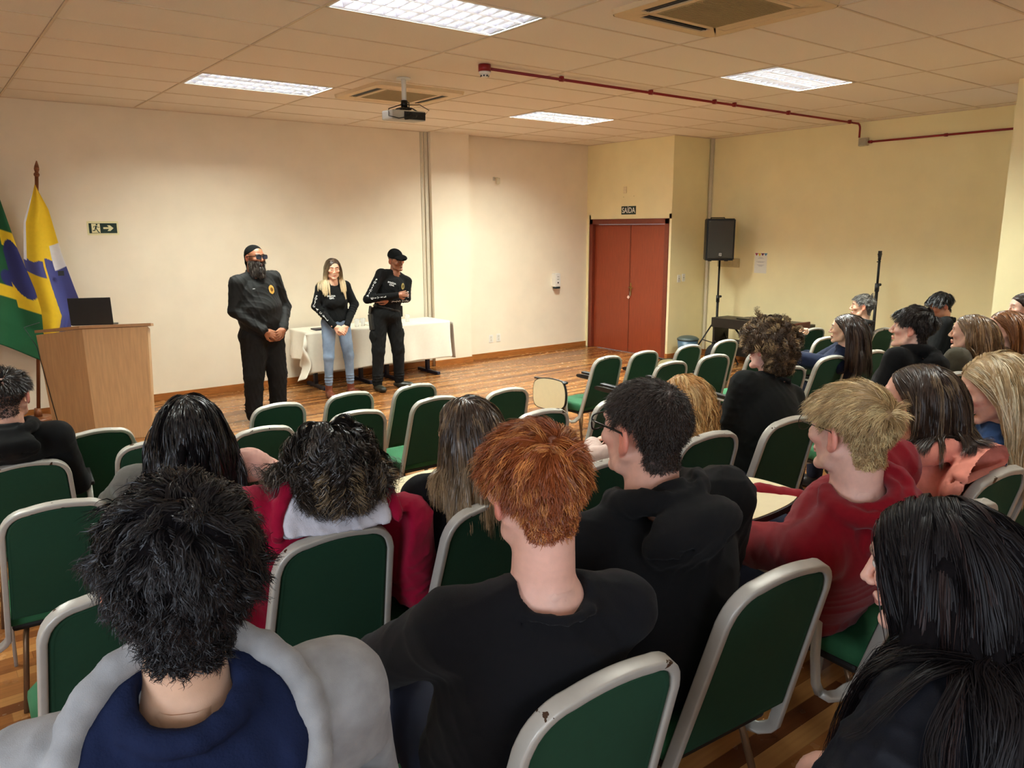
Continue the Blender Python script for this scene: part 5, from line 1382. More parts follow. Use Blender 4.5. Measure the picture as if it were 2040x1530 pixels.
def grow_hair(hair, Pv, Q, q, H, R, sc, coll, rs, root, base, hc, name='hair'):
    maskf = hair.get('mask'); fc = Pv[Q].mean(1); fq = (fc-H) @ R/sc
    mk = maskf(fq) if maskf else (hair_mask(fq, hair.get('hl', 0), hair.get('nape', 0)) > 0) & (np.abs(fq[:, 0]) < .0785)
    cand = np.nonzero(mk)[0]
    if len(cand) == 0: return
    e1 = Pv[Q[:, 1]]-Pv[Q[:, 0]]; e2 = Pv[Q[:, 3]]-Pv[Q[:, 0]]; nr = np.cross(e1, e2); nr /= np.linalg.norm(nr, axis=1)[:, None]+1e-9
    ng = hair.get('guides', 260); gi = rs.choice(cand, min(ng, len(cand)), replace=False)
    # spread the guides (farthest-ish)
    pool = rs.choice(cand, min(len(cand), ng*5), replace=False); sel = [pool[0]]; dmin = ((fc[pool]-fc[pool[0]])**2).sum(1)
    for _ in range(min(ng, len(pool))-1):
        k = int(dmin.argmax()); sel.append(pool[k]); dmin = np.minimum(dmin, ((fc[pool]-fc[pool[k]])**2).sum(1))
    gi = np.array(sel); gr, gn = fc[gi], nr[gi]
    G = make_hair(hair, gr, gn, H, R, coll, rs, sc)
    ns = int(hair.get('count', 5000)*.75); si = rs.choice(cand, ns, replace=True)
    a = rs.rand(ns, 1); c = rs.rand(ns, 1); V0 = Pv[Q[si, 0]]; sr = V0+(Pv[Q[si, 1]]-V0)*a+(Pv[Q[si, 3]]-V0)*c
    c0 = hc; cvar = hair.get('cvar', .18); tipc = lin(hair['tip']) if 'tip' in hair else None; hi_ = lin(hair['hi']) if 'hi' in hair else None; hip_ = hair.get('hip', .2)
    gvar = rs.uniform(1-cvar, 1+cvar, len(gr)); ghi = rs.rand(len(gr)) < hip_
    def cols(P, t, r_, g0):
        n_ = len(t); C = np.ones((len(r_), n_, 4)); v = gvar[g0]*rs.uniform(1-cvar*.7, 1+cvar*.7, len(r_))
        C[:] = c0; tt = t[None, :, None]
        if tipc is not None: k = np.clip((tt-hair.get('tip0', .3))/(hair.get('tip1', .8)-hair.get('tip0', .3)), 0, 1); C = C*(1-k)+tipc*k
        if hi_ is not None:
            m = (ghi[g0] & (rs.rand(len(r_)) < .75))[:, None, None]*np.clip((tt-hair.get('hi0', 0))*6+.2, 0, 1)*.9; C = C*(1-m)+hi_*m
        C[..., :3] *= v[:, None, None]; C[..., 3] = 1; return C
    V, Qs, C = strands(G, gr, sr, rs, hair, coll, hair.get('rad', .00055), cols)
    # solid mass beneath the strands
    VR = hair.get('vol', .009)
    if VR:
        mn = G.reshape(-1, 3).min(0)-.03; mx = G.reshape(-1, 3).max(0)+.03
        FV = Field(mn, mx, hair.get('vres', .006)); FV.FAR = .06
        n = G.shape[1]; stp = max(1, n//6); keep = list(range(0, max(3, int(n*hair.get('volt', .72))), stp))
        ql = (gr-H) @ R/sc
        lr = np.linalg.norm(G[:, -1]-G[:, 0], axis=1); 
        sh = G.reshape(-1, 3); og = grad(coll, sh, .012); G2 = (sh-og*VR*hair.get('sink', .95)).reshape(G.shape)
        for g, g_len in zip(G2, lr):
            vr = VR*min(1.0, .35+g_len/.06*.65) if hair['kind'] != 'long' else VR
            for i0, i1 in zip(keep[:-1], keep[1:]):
                r0, r1 = vr*(1-.45*i0/n), vr*(1-.45*i1/n)
                FV.cap(g[i0], g[i1], r0*.9, r1*.9, .004)
        Pm, Qm = FV.mesh()
        # pull the mass slightly inward so strands sit on top
        t_ = np.clip((Pm[:, 2].max()-Pm[:, 2])/(np.ptp(Pm[:, 2])+1e-6), 0, 1)
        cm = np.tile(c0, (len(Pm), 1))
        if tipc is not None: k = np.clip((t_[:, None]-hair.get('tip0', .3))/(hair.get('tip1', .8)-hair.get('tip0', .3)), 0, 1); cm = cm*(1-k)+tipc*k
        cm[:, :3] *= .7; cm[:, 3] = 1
        V = np.concatenate([V, Pm]); Qs = np.concatenate([Qs, Qm+len(V)-len(Pm)]); C = np.concatenate([C, cm])
    o = obj(name, V-base, Qs, [hair_mat(hair.get('rough', .42), hair.get('spec', .5)), M_under], root, True, cols=C)
    if VR:
        mi = np.zeros(len(Qs), dtype=np.int32); mi[len(Qs)-len(Qm):] = 1; o.data.polygons.foreach_set('material_index', mi)
    return o
# ------------------------------------------------------------------ people
def short(col, prof=((-.08, .008), (-.02, .018), (.04, .045), (.10, .06)), **k):
    zs = [a for a, c in prof]; ls = [c for a, c in prof]
    d = dict(kind='short', n=8, len=lambda q: np.interp(q[:, 2], zs, ls), col=col, count=7000, guides=300, lay=.018, lift=.40, mess=.16, vol=.007, rad=.0005, clump=.35)
    d.update(k); return d
def longh(col, **k):
    d = dict(kind='long', n=16, len=.34, col=col, count=6000, guides=240, lay=.016, mess=.06, vol=.009, rad=.0007, clump=.35, frizz=.0008, wob=.02, hl=.004, spec=.6, rough=.36, grav=.30)
    d.update(k); return d
def bvh_of(o):
    me = o.data; return BVHTree.FromPolygons([v.co[:] for v in me.vertices], [p.vertices[:] for p in me.polygons])
def stamp_mesh(me, o, ex, ey, origin, lift=.0015, far=.2):
    """press flat lettering onto a garment (object space)"""
    bv = bvh_of(o) if not isinstance(o, BVHTree) else o; ex, ey = Vector(ex).normalized(), Vector(ey).normalized(); n = ex.cross(ey).normalized(); ey = n.cross(ex)
    for v in me.vertices:
        p = Vector(origin)+ex*v.co.x+ey*v.co.y
        h = bv.ray_cast(p+n*far, -n)
        v.co = (h[0]+n*(lift+v.co.z)) if h[0] is not None else p
def stamp_text(ctx, s, size, ex, ey, origin, m, bv, parent, name='lettering', bold=.0008, far=.2):
    me = text_mesh(s, size, bold=bold); me.materials.clear(); me.materials.append(m)
    stamp_mesh(me, bv, ex, ey, Vector(tuple(np.array(origin)-ctx['base'])), far=far)
    o = bpy.data.objects.new(name, me); COL.objects.link(o); o.parent = parent; return o
def disc_mesh(r, n=24, sy=1.0, rings=3):
    me = bpy.data.meshes.new('badge'); V = [(0, 0, 0)]; F = []
    for j in range(1, rings+1):
        for i in range(n): a = 2*PI*i/n; V.append((r*j/rings*math.cos(a), r*j/rings*sy*math.sin(a), 0))
    for i in range(n): F.append((0, 1+i, 1+(i+1) % n))
    for j in range(rings-1):
        for i in range(n): a = 1+j*n; F.append((a+i, a+n+i, a+n+(i+1) % n, a+(i+1) % n))
    me.from_pydata(V, [], F); return me
M_ltr = mat('letter_white', (226, 224, 220), .6, var=0)
def glasses(c, m, rim=.0016, rx=.024, ry=.020, square=False, lens=None, temple=.0016, drop=0.0):
    T = lambda *p: tuple(np.array(c['T'](*p))-c['base'])
    zc = .004+drop; root = c['root']
    b = MB()
    for s_ in (-1, 1):
        pts = []
        for i in range(24):
            a = 2*PI*i/24; ca, sa = math.cos(a), math.sin(a); e = .55 if square else .9
            x = math.copysign(abs(ca)**e, ca)*rx; z = math.copysign(abs(sa)**e, sa)*ry
            pts.append(T(s_*.034+x, .112-.10*(s_*.034+x)**2*60*.1, zc+z))
        b.tube(pts, rim, 6, closed=True)
        b.tube([T(s_*(.034+rx), .105, zc+.008), T(s_*.072, .085, zc+.010), T(s_*.083, .02, zc+.010), T(s_*.085, -.006, zc+.008), T(s_*.083, -.024, zc-.012)], temple, 6)
    b.tube([T(-.011, .113, zc+.006), T(0, .117, zc+.009), T(.011, .113, zc+.006)], rim, 6)
    g = b.build('glasses', m, root)
    for s_ in (-1, 1):
        b = MB(); ring = []
        for i in range(24):
            a = 2*PI*i/24; ca, sa = math.cos(a), math.sin(a); e = .55 if square else .9
            ring.append(b.bm.verts.new(T(s_*.034+math.copysign(abs(ca)**e, ca)*rx, .1115, zc+math.copysign(abs(sa)**e, sa)*ry)))
        f = b.bm.faces.new(ring); r_ = bmesh.ops.extrude_face_region(b.bm, geom=[f]); 
        bmesh.ops.translate(b.bm, verts=[v for v in r_['geom'] if isinstance(v, bmesh.types.BMVert)], vec=Vector(tuple(c['R'] @ np.array((0, -.0012, 0)))))
        b.build('lens', lens or mat('lens_clear', (240, 245, 240), .02, trans=1.0, var=0, ior=1.2), g)
M_gblack = mat('glasses_black', (16, 14, 14), .25); M_gwire = mat('glasses_wire', (60, 52, 46), .3, .8)

def seatbase(nm, dx=0, dy=.14):
    c = CHAIRS[nm]; a = c.rotation_euler.z; x, y, z = c.location
    return (x+dx*math.cos(a)-dy*math.sin(a), y+dx*math.sin(a)+dy*math.cos(a), z)

# 1 grey hoodie boy, foreground left
person('p1', 'person from behind with thick dark wavy hair in a grey hooded sweatshirt, foreground left', seatbase('E1', -.02, .10), (.223, .98, 1.575), chair='E1', hyaw=-8, hpitch=2, hroll=5, byaw=-12, sc=1.0, neck=.165, build=1.12, hres=.0035, cres=.007,
       skin=(214, 170, 140), hair=short((24, 21, 22), ((-.10, .018), (-.03, .032), (.04, .054), (.10, .066)), count=19000, guides=380, lay=.020, lift=.12, mess=.32, vol=.010, rad=.0005, curl=(.005, .9), clump=.80, n=11, wob=.12, nape=-.002, swirl=.6, rough=.42, spec=.35, cvar=.3, div=.03, grav=.16),
       top=dict(type='openhood', lining=(24, 32, 58), col=(150, 150, 150), hood=1.15, puff=.026, wr=.0025, wl=.14, name='hooded_sweatshirt', var=.16, ns=25, sheen=.4))
# 2 red haired boy
def handscl(c): pass
person('p2', 'person from behind with short ginger hair and bare nape in a black sweatshirt', seatbase('E2', -.03, .14), (.836, 1.02, 1.545), chair='E2', hyaw=-10, hpitch=-4, hroll=-5, byaw=-16, sc=1.0, build=1.04, neck=.185, hres=.003, cres=.007, neckr=.056,
       skin=(236, 184, 164), hair=short((142, 72, 34), ((-.085, .006), (-.05, .012), (0, .026), (.05, .045), (.10, .052)), count=17000, guides=460, lay=.016, lift=.15, mess=.26, vol=.008, rad=.00045, comb=(-.35, .7, 0), swirl=.7, hi=(198, 128, 68), hip=.35, hi0=.2, nape=.012, rough=.4, n=9, clump=.45, wob=.09, cvar=.22),
       top=dict(type='sweater', col=(20, 20, 23), puff=.020, wr=.003, wl=.13, sheen=.12), arms={'L': ((-.26, .20, .66), (-.05, .36, .60)), 'R': ((.24, .12, .66), (.10, .36, .59))}, hands_spec={'L': dict(dir=(.75, .55, -.05), nrm=(-.3, .2, 1), curl=.75), 'R': dict(dir=(-.8, .3, .1), nrm=(.2, .4, 1), curl=.7)})
# 3 spectacled boy in black hoodie
person('p3', 'person with short dark brown hair, black glasses and a wide black hooded sweatshirt', seatbase('E3', -.10, .16), (1.34, 1.22, 1.525), chair='E3', hyaw=2, hpitch=2, hroll=-2, byaw=-8, sc=1.06, build=1.32, hres=.003, cres=.007, neckr=.060, jaw=1.12, shw=.175,
       skin=(230, 176, 154), hair=short((52, 42, 36), ((-.085, .005), (-.03, .009), (.03, .014), (.10, .024)), count=16000, guides=360, lay=.008, lift=.3, mess=.14, vol=.004, rad=.00042, comb=(.0, .5, 0), clump=.12, rough=.5, nape=.012),
       top=dict(type='hoodie', col=(22, 22, 23), hood=1.25, puff=.030, wr=.0045, wl=.15, name='hooded_sweatshirt', sheen=.12), extra=lambda c: glasses(c, M_gblack, .0022, .025, .019, True, temple=.0026), brow=(44, 32, 26))
# 4 blond boy in crimson hoodie
person('p4', 'blond person in profile with wire glasses and a crimson hooded sweatshirt', seatbase('E4', -.13, .18), (1.869, .99, 1.485), chair='E4', hyaw=-9, hpitch=0, hroll=-2, byaw=-4, sc=1.07, build=1.12, hres=.003, cres=.007, neckr=.057,
       skin=(238, 188, 168), hair=short((176, 144, 98), ((-.085, .005), (-.02, .010), (.025, .018), (.055, .046), (.10, .060)), nape=.012, count=17000, guides=420, lay=.015, lift=.12, mess=.12, vol=.0075, rad=.00045, comb=(.0, 1.2, 0), crown=(.01, -.085, .060), swirl=.35, hi=(220, 194, 140), hip=.4, rough=.42, n=9, clump=.4, cvar=.2, hl=-.008),
       top=dict(type='hoodie', col=(128, 14, 26), hood=.98, puff=.026, wr=.0035, wl=.13, name='hooded_sweatshirt', sheen=.35), extra=lambda c: glasses(c, M_gwire, .0011, .025, .021, temple=.0011), brow=(150, 116, 80),
       arms={'L': ((-.28, .10, .70), (-.16, .30, .73)), 'R': ((.26, .10, .66), (.10, .34, .70))}, hands_spec={'L': dict(dir=(.3, .9, -.05), nrm=(0, .1, 1), curl=.6)})
# 5 glossy black hair, foreground right
person('p5', 'person with long glossy black hair in a black puffy jacket, foreground right', seatbase('F1', -.17, .24), (1.385, .56, 1.405), chair='F1', hyaw=12, hpitch=-12, hroll=4, byaw=-4, sc=1.06, build=1.02, fem=1, hres=.0035, cres=.008,
       skin=(232, 180, 158), hair=longh((22, 18, 20), len=.52, count=18000, guides=380, lay=.020, rad=.0006, vol=.012, part=.03, back=.2, clear=.35, rough=.48, spec=.28, clump=.15, cvar=.10, curl=(.005, 1.0), hi=(48, 34, 32), hip=.15, n=20, fwd=.15, frizz=.0012, div=.07),
       top=dict(type='collar', col=(17, 19, 26), puff=.040, wr=.006, wl=.11, name='puffy_jacket', rough=.55, sheen=.05),
       shw=.185, arms={'L': ((-.37, .26, .62), (-.20, .42, .50)), 'R': ((.28, .24, .62), (.08, .40, .52))}, hip=(0, .04, .52))
# 6 long black hair, grey vest over pink sleeves
def col6(tq, P, e):
    c = np.tile(lin((84, 80, 74)), (len(P), 1)); out = (tq[:, 0] > .165+.10*np.clip(-tq[:, 2]-.1, 0, .3)); c[out] = lin((222, 172, 160)); return c
person('p6', 'person from behind with long straight black hair, pink sleeves and a grey vest', seatbase('C2', -.02, .10), (.788, 3.12, 1.245), chair='C2', hyaw=-8, hpitch=0, hroll=0, byaw=-14, sc=1.05, build=1.30, fem=1, hres=.004,
       skin=(228, 178, 156), hair=longh((20, 17, 19), len=.46, count=11000, guides=320, lay=.024, rad=.0009, vol=.013, part=.0, curl=(.008, 1.6), n=18, frizz=.0016, rough=.34, back=.5),
       top=dict(type='tee', col=(84, 80, 74), colfn=col6, puff=.018, name='vest_and_sleeves'), arms={'R': ((.36, .06, .72), (.20, .30, .62)), 'L': ((-.34, .06, .70), (-.18, .30, .62))})
# 7 curly girl in crimson jacket with white fleece lining
def col7(tq, P, e):
    c = np.tile(lin((166, 14, 58)), (len(P), 1)); r = np.hypot(tq[:, 0], tq[:, 1]+.05); return c
person('p7', 'person from behind with shoulder length dark curls, crimson jacket with white lining', seatbase('D2', -.0, .10), (.936, 2.11, 1.310), chair='D2', hyaw=-14, hpitch=-3, hroll=0, byaw=-14, sc=1.0, build=1.42, neck=.118, fem=1, hres=.004, cres=.007,
       skin=(226, 174, 150), hair=longh((30, 25, 22), len=lambda q: np.interp(q[:, 2], [-.08, .02, .1], [.08, .15, .25]), count=15000, guides=340, lay=.050, rad=.0010, vol=.016, part=.0, curl=(.014, 3.2), n=24, frizz=.0014, mess=.3, hi=(120, 100, 72), hip=.14, hi0=.45, tip=(52, 42, 34), rough=.42, div=.03, clump=.82, grav=.22, wob=.06),
       top=dict(type='openhood', lining=(206, 204, 212), col=(150, 10, 48), hood=1.42, hood_up=.018, puff=.030, wr=.004, name='hooded_jacket', sheen=.25))
# 8 brown hair with blond tips
person('p8', 'person from behind, long brown hair fading to blond, black top, beside a cream tablet', seatbase('D3', .0, .12), (1.419, 2.10, 1.330), chair='D3', hyaw=2, hpitch=-4, hroll=4, byaw=-4, sc=1.0, build=1.02, fem=1, hres=.004, cres=.008,
       skin=(232, 184, 160), hair=longh((66, 50, 38), len=.32, count=11000, guides=300, lay=.018, rad=.0007, vol=.009, tip=(176, 146, 108), tip0=.35, tip1=1.0, part=-.015, n=18, curl=(.004, 1.2), back=.3, hi=(120, 96, 68), hip=.2),
       top=dict(type='hoodie', col=(19, 19, 22), hood=.85, puff=.024, name='hooded_sweatshirt', sheen=.1))
# 9 fade haircut at the left edge
person('p9', 'person with a tall dark faded haircut in a black hoodie at the left edge', seatbase('B1', .0, .10), (.290, 4.32, 1.225), chair='B1', hyaw=-22, hpitch=0, hroll=0, byaw=-10, sc=1.05, build=1.1, hres=.004,
       skin=(222, 170, 146), hair=short((36, 28, 24), ((-.085, .003), (-.02, .004), (.03, .012), (.05, .05), (.10, .065)), count=7000, lay=.022, comb=(0, .5, .0), lift=.6, vol=.009, rad=.0007, scalpw=.55),
       top=dict(type='hoodie', col=(20, 20, 20), hood=1.1, puff=.024, name='hooded_sweatshirt', sheen=.1))
# 10 curly boy
def ex10(c): glasses(c, M_gblack, .0018, .023, .019, False, temple=.0018)
person('p10', 'person with a round mop of brown curls and dark glasses in a black sweatshirt', seatbase('D6', .06, .14), (3.364, 2.25, 1.41), chair='D6', hyaw=-1, hpitch=0, hroll=0, byaw=-2, sc=1.04, build=1.18, hres=.004,
       skin=(240, 190, 174), hair=short((82, 62, 44), ((-.085, .06), (-.03, .08), (.04, .085), (.10, .085)), count=13000, guides=340, lay=.050, lift=.45, mess=.3, vol=.018, rad=.0010, curl=(.012, 2.4), clump=.72, n=14, hi=(170, 140, 98), hip=.35, nape=-.006, cvar=.3, div=.025, wob=.15),
       top=dict(type='sweater', col=(24, 25, 24), puff=.022, wr=.003, sheen=.1), extra=ex10)
# 11 strawberry blond girl
person('p11', 'person with long wavy strawberry blond hair bent over between the chairs', seatbase('D5', .06, .12), (2.777, 2.31, 1.205), chair='D5', hyaw=20, hpitch=-30, hroll=0, byaw=4, sc=.98, build=.95, fem=1, hres=.005,
       skin=(238, 192, 170), hair=longh((186, 136, 78), len=.30, count=8000, guides=240, lay=.026, rad=.0009, vol=.011, curl=(.008, 2.6), part=0, hi=(222, 184, 124), hip=.4, n=16, frizz=.002, cvar=.25, rough=.45),
       top=dict(type='sweater', col=(216, 190, 180), puff=.016, name='pale_pink_top'), arms={'L': ((-.24, .26, .66), (-.06, .44, .66)), 'R': ((.24, .22, .66), (.12, .44, .66))})
# 12 dark brown hair, salmon hoodie
person('p12', 'person with long dark brown hair over a salmon pink hood', seatbase('E5', -.04, .10), (2.552, 1.14, 1.445), chair='E5', hyaw=14, hpitch=0, hroll=0, byaw=-2, sc=1.03, build=1.05, fem=1, hres=.004, cres=.008,
       skin=(232, 182, 160), hair=longh((58, 44, 36), len=lambda q: np.interp(q[:, 2], [-.08, .02, .1], [.14, .21, .31]), count=12000, guides=300, lay=.013, rad=.0007, vol=.009, part=.0, n=18, hi=(110, 90, 66), hip=.2, rough=.38),
       top=dict(type='hoodie', col=(238, 152, 132), hood=1.5, puff=.026, name='hooded_sweatshirt', wr=.004, sheen=.35))
# 13 blond girl in denim
person('p13', 'person with long streaked blond hair looking down, in a denim jacket at the right edge', seatbase('E6', -.10, .10), (3.013, 1.09, 1.438), chair='E6', hyaw=30, hpitch=-24, hroll=0, byaw=6, sc=1.0, build=.98, fem=1, hres=.0035, cres=.008, closed=True,
       skin=(242, 196, 172), hair=longh((172, 142, 100), len=.40, count=12000, guides=320, lay=.020, rad=.0007, vol=.010, part=-.01, n=18, hi=(236, 220, 184), hip=.45, tip=(206, 172, 126), curl=(.004, 1.0), cvar=.22, rough=.4, clear=.6, fwd=.1),
       top=dict(type='collar', col=(44, 70, 112), puff=.024, name='denim_jacket', wr=.003, front=True, rough=.8, var=.2, ns=40, sheen=.1))
# 14 navy coat girl, hand at her mouth
person('p14', 'person in profile with long dark brown hair, navy coat and a fist at the mouth', seatbase('C8', -.12, .16), (5.830, 3.22, 1.205), chair='C8', hyaw=22, hpitch=-2, hroll=0, byaw=10, sc=1.0, build=1.0, fem=1, hres=.004,
       skin=(240, 196, 168), hair=longh((58, 42, 34), len=.38, count=6500, guides=240, lay=.018, rad=.0011, vol=.012, part=0, n=14, hi=(96, 72, 54), hip=.2),
       top=dict(type='hoodie', col=(26, 34, 58), hood=.9, puff=.024, name='navy_coat', sheen=.15), arms={'L': ((-.20, .30, .78), (-.12, .24, .94)), 'R': ((.24, .20, .68), (.0, .42, .70))}, hands_spec={'L': dict(dir=(.55, -.30, .75), nrm=(-.5, .8, .3), curl=1.2)})
# 15 grey haired man
person('p15', 'person in profile with short grey hair and a dark jacket by the black pole', seatbase('B11', .18, .10), (8.039, 4.26, 1.16), chair='B11', hyaw=28, hpitch=0, hroll=0, byaw=10, sc=1.08, build=1.12, hres=.005,
       skin=(226, 176, 148), hair=short((92, 88, 84), ((-.085, .010), (0, .02), (.05, .03), (.10, .04)), count=4000, guides=180, lay=.014, vol=.008, rad=.0010, hi=(150, 146, 140), hip=.35), top=dict(type='collar', col=(40, 38, 36), puff=.026, name='dark_jacket', front=True), brow=(80, 72, 66))
# 16 profile boy
person('p16', 'person in clear profile with swept dark hair and a black hood, on the right', seatbase('D7', .20, .12), (4.679, 2.16, 1.405), chair='D7', hyaw=12, hpitch=3, hroll=0, byaw=2, sc=1.06, build=1.14, hres=.0035,
       skin=(240, 190, 166), hair=short((40, 32, 28), ((-.085, .006), (-.02, .014), (.02, .030), (.06, .055), (.10, .062)), count=11000, guides=320, lay=.020, comb=(-.1, .7, .0), lift=.2, crown=(.01, -.07, .07), vol=.010, rad=.0008, n=10, clump=.5, spec=.5, hl=.006),
       top=dict(type='hoodie', col=(18, 18, 19), hood=1.15, puff=.026, name='hooded_sweatshirt', sheen=.1), brow=(36, 26, 22))
# 17 dark haired boy looking down by the wall
person('p17', 'person with a dark bowl haircut looking down beside the yellow wall', seatbase('C9', .0, .14), (7.88, 3.40, 1.245), 48, -22, 0, byaw=30, sc=1.04, build=1.05, hres=.005, closed=True,
       skin=(200, 142, 112), hair=short((18, 16, 16), ((-.085, .014), (0, .03), (.05, .055), (.10, .06)), count=4000, guides=180, lay=.016, vol=.009, rad=.0012, comb=(0, 1.2, 0), hl=-.012), top=dict(type='collar', col=(20, 20, 20), puff=.024, name='black_jacket', front=True))
# 18 light brown hair, olive jacket
person('p18', 'person from behind with straight light brown hair and an olive jacket', seatbase('D8', .22, .08), (5.300, 2.09, 1.335), chair='D8', hyaw=8, hpitch=0, hroll=0, byaw=4, sc=1.0, build=1.08, fem=1, hres=.005,
       skin=(236, 188, 164), hair=longh((116, 88, 60), len=.34, count=7000, guides=240, lay=.014, rad=.0010, vol=.010, part=0, n=14, hi=(168, 134, 94), hip=.3), top=dict(type='collar', col=(78, 72, 58), puff=.034, name='olive_jacket', wr=.004))
# 19 auburn hair
person('p19', 'person with long straight auburn hair turned left near the right edge', seatbase('D10', .0, .10), (6.003, 2.15, 1.305), chair='D10', hyaw=34, hpitch=-4, hroll=0, byaw=12, sc=1.02, build=1.05, fem=1, hres=.0045,
       skin=(242, 194, 176), hair=longh((128, 82, 48), len=.36, count=7500, guides=240, lay=.018, rad=.0010, vol=.011, part=.01, n=14, hi=(176, 120, 72), hip=.3, clear=.8), top=dict(type='sweater', col=(120, 100, 80), puff=.022, name='tan_top'))
# 20 dark haired person at the far edge
person('p20', 'person with dark parted hair half cut off at the right edge', seatbase('D11', .0, .12), (7.33, 2.50, 1.335), 40, -6, 0, byaw=14, sc=1.0, build=1.0, fem=1, hres=.006,
       skin=(240, 196, 174), hair=longh((50, 38, 34), len=.30, count=3000, guides=160, lay=.014, rad=.0014, vol=.011, part=0, n=12), top=dict(type='sweater', col=(60, 56, 60), puff=.02))

# ------------------------------------------------------------------ the three officers
def stlegs(w=.12, y=0, turn=.04): return {'L': [(-.09, 0, .93), (-w-.0, .02, .50), (-w-.01, -.01, .10), (-w-turn, .12, .035)], 'R': [(.09, 0, .93), (w, .02, .50), (w+.01, -.01, .10), (w+turn, .12, .035)]}
def exman(c):
    H, R, sc, base, root = c['H'], c['R'], c['sc'], c['base'], c['root']; T = c['T']
    F = Field(H-.16, H+.16, .0035)
    F.ell(T(0, -.016, .036), np.array((.081, .099, .086))*sc, R, .01); F.plane(T(0, .06, .062), R @ np.array((0, -.38, 1)), .004)
    F.chain([T(s, -.105, .0) for s in (0,)]+[T(0, -.115, -.05), T(0, -.118, -.11)], [.03, .026, .02], .015)
    F.chain([T(0, -.10, .02), T(0, -.11, -.04)], [.045, .03], .02)
    P, Q = F.mesh(); obj('head_wrap', P-base, Q, mat('wrap_black', (15, 15, 14), .9, bump=.3, bscale=600, spec=.12), root, True)
    # beard
    bd = dict(kind='short', n=7, len=lambda q: np.interp(q[:, 2], [-.12, -.08, -.04], [.085, .07, .03]), crown=(0, 0, .3), comb=(0, .3, -1), lift=.35, swirl=0, col=(58, 50, 44), count=3500, guides=150, lay=.016, mess=.22, vol=.012, rad=.0011, clump=.5, frizz=.002, hi=(120, 114, 106), hip=.3, grav=.35, vres=.005, volt=.9,
              mask=lambda q: (q[:, 2] < -.028-.2*np.clip(q[:, 1]-.06, 0, 1)) & (q[:, 1] > .0) & (q[:, 2] > -.125) & ~((np.abs(q[:, 0]) < .020) & (q[:, 2] > -.078) & (q[:, 2] < -.052)))
    grow_hair(bd, c['Pv'], c['Q'], c['q'], H, R, sc, lambda p: c['FH'].sample(p), c['rs'], root, base, lin((58, 50, 44)), 'beard')
    glasses(c, M_gblack, .0030, .027, .019, True, mat('lens_tinted', (70, 76, 100), .05, trans=.6, var=0), temple=.0035)
    b = MB(); b.cyl(tuple(T(-.082, -.005, -.036)-base), tuple(T(-.086, -.005, -.046)-base), .006); b.build('ear_plug', mat('steel', (190, 190, 190), .3, 1), root)
    bv = bvh_of(c['top']); O = c['N']+c['TB'] @ np.array((-.085, .1, -.16)); ex, ey = -c['rt'], c['u']
    me = disc_mesh(.036, sy=1.25); me.materials.append(mat('badge_gold', (226, 178, 88), .4, .4)); stamp_mesh(me, bv, ex, ey, Vector(tuple(O-base)), .004, .3)
    bo = bpy.data.objects.new('badge', me); COL.objects.link(bo); bo.parent = c['top']
    me = disc_mesh(.018, 16, 1.2); me.materials.append(mat('badge_dark', (140, 96, 40), .4, .4)); stamp_mesh(me, bv, ex, ey, Vector(tuple(O-base)), .006, .3); bo2 = bpy.data.objects.new('badge_centre', me); COL.objects.link(bo2); bo2.parent = c['top']
    O2 = c['N']+c['TB'] @ np.array((.10, .1, -.13))
    me = disc_mesh(.012, 12, .2); me.materials.append(M_ltr); stamp_mesh(me, bv, ex, ey, Vector(tuple(O2-base)), .003, .3); bo3 = bpy.data.objects.new('name_tape', me); COL.objects.link(bo3); bo3.parent = c['top']
    # wrist band and belt pouch
    b = MB(); q = c['wL']-base; d = unit(c['wL']-c['eL']); b.cyl(tuple(q-d*.012), tuple(q+d*.008), .036, .036, 20); b.build('wrist_band', mat('band_steel', (120, 120, 118), .35, .6), root)
LEG = stlegs(.135)
person('pm', 'bearded heavy-set person in a black uniform, dark head wrap and thick glasses', (2.80, 7.90, 0), (2.765, 7.85, 1.715), 196, 2, 0, byaw=190, sc=1.06, build=1.30, jaw=1.08, hres=.003, cres=.007, neckr=.064, shw=.155, stand=True, hip=(0, 0, .93), legs=LEG, group='officers standing at the front',
       skin=(150, 96, 68), hair=None, top=dict(type='collar', col=(30, 29, 28), puff=.028, belly=.065, wr=.005, wl=.13, name='uniform_jacket', sheen=.08, rough=.7, front=True), trou=(27, 26, 26), cols2=dict(puff=.044, wr=.006, hem=.0, res=.009, waist=.42), beard=(62, 50, 42),
       arms={'L': ((-.285, .0, 1.19), (-.11, .24, .985)), 'R': ((.285, .0, 1.19), (.10, .24, .985))}, hands_spec={'L': dict(dir=(.80, .30, -.40), nrm=(-.2, 1, .2), curl=.8, s=1.1), 'R': dict(dir=(-.80, .30, -.40), nrm=(.2, 1, .2), curl=.8, s=1.1)}, extra=exman, brow=(30, 22, 20))
def sleeve(c, sd, s, size, t0, t1, out, skip=()):
    bv = bvh_of(c['top']); S_, E_, W_ = (c['shL'], c['eL'], c['wL']) if sd == 'L' else (c['shR'], c['eR'], c['wR'])
    l1, l2 = np.linalg.norm(E_-S_), np.linalg.norm(W_-E_)
    for i, ch in enumerate(s):
        if ch == ' ': continue
        d = (t0+(t1-t0)*i/(len(s)-1))*(l1+l2)
        if d < l1: p, ax = S_+(E_-S_)*d/l1, unit(E_-S_)
        else: p, ax = E_+(W_-E_)*(d-l1)/l2, unit(W_-E_)
        o_ = np.array(out, float); n = unit(o_-np.dot(o_, ax)*ax); ey = -ax; ex = np.cross(ey, n)
        stamp_text(c, ch, size, ex, ey, p, M_ltr, bv, c['top'], far=.12, bold=.0014)
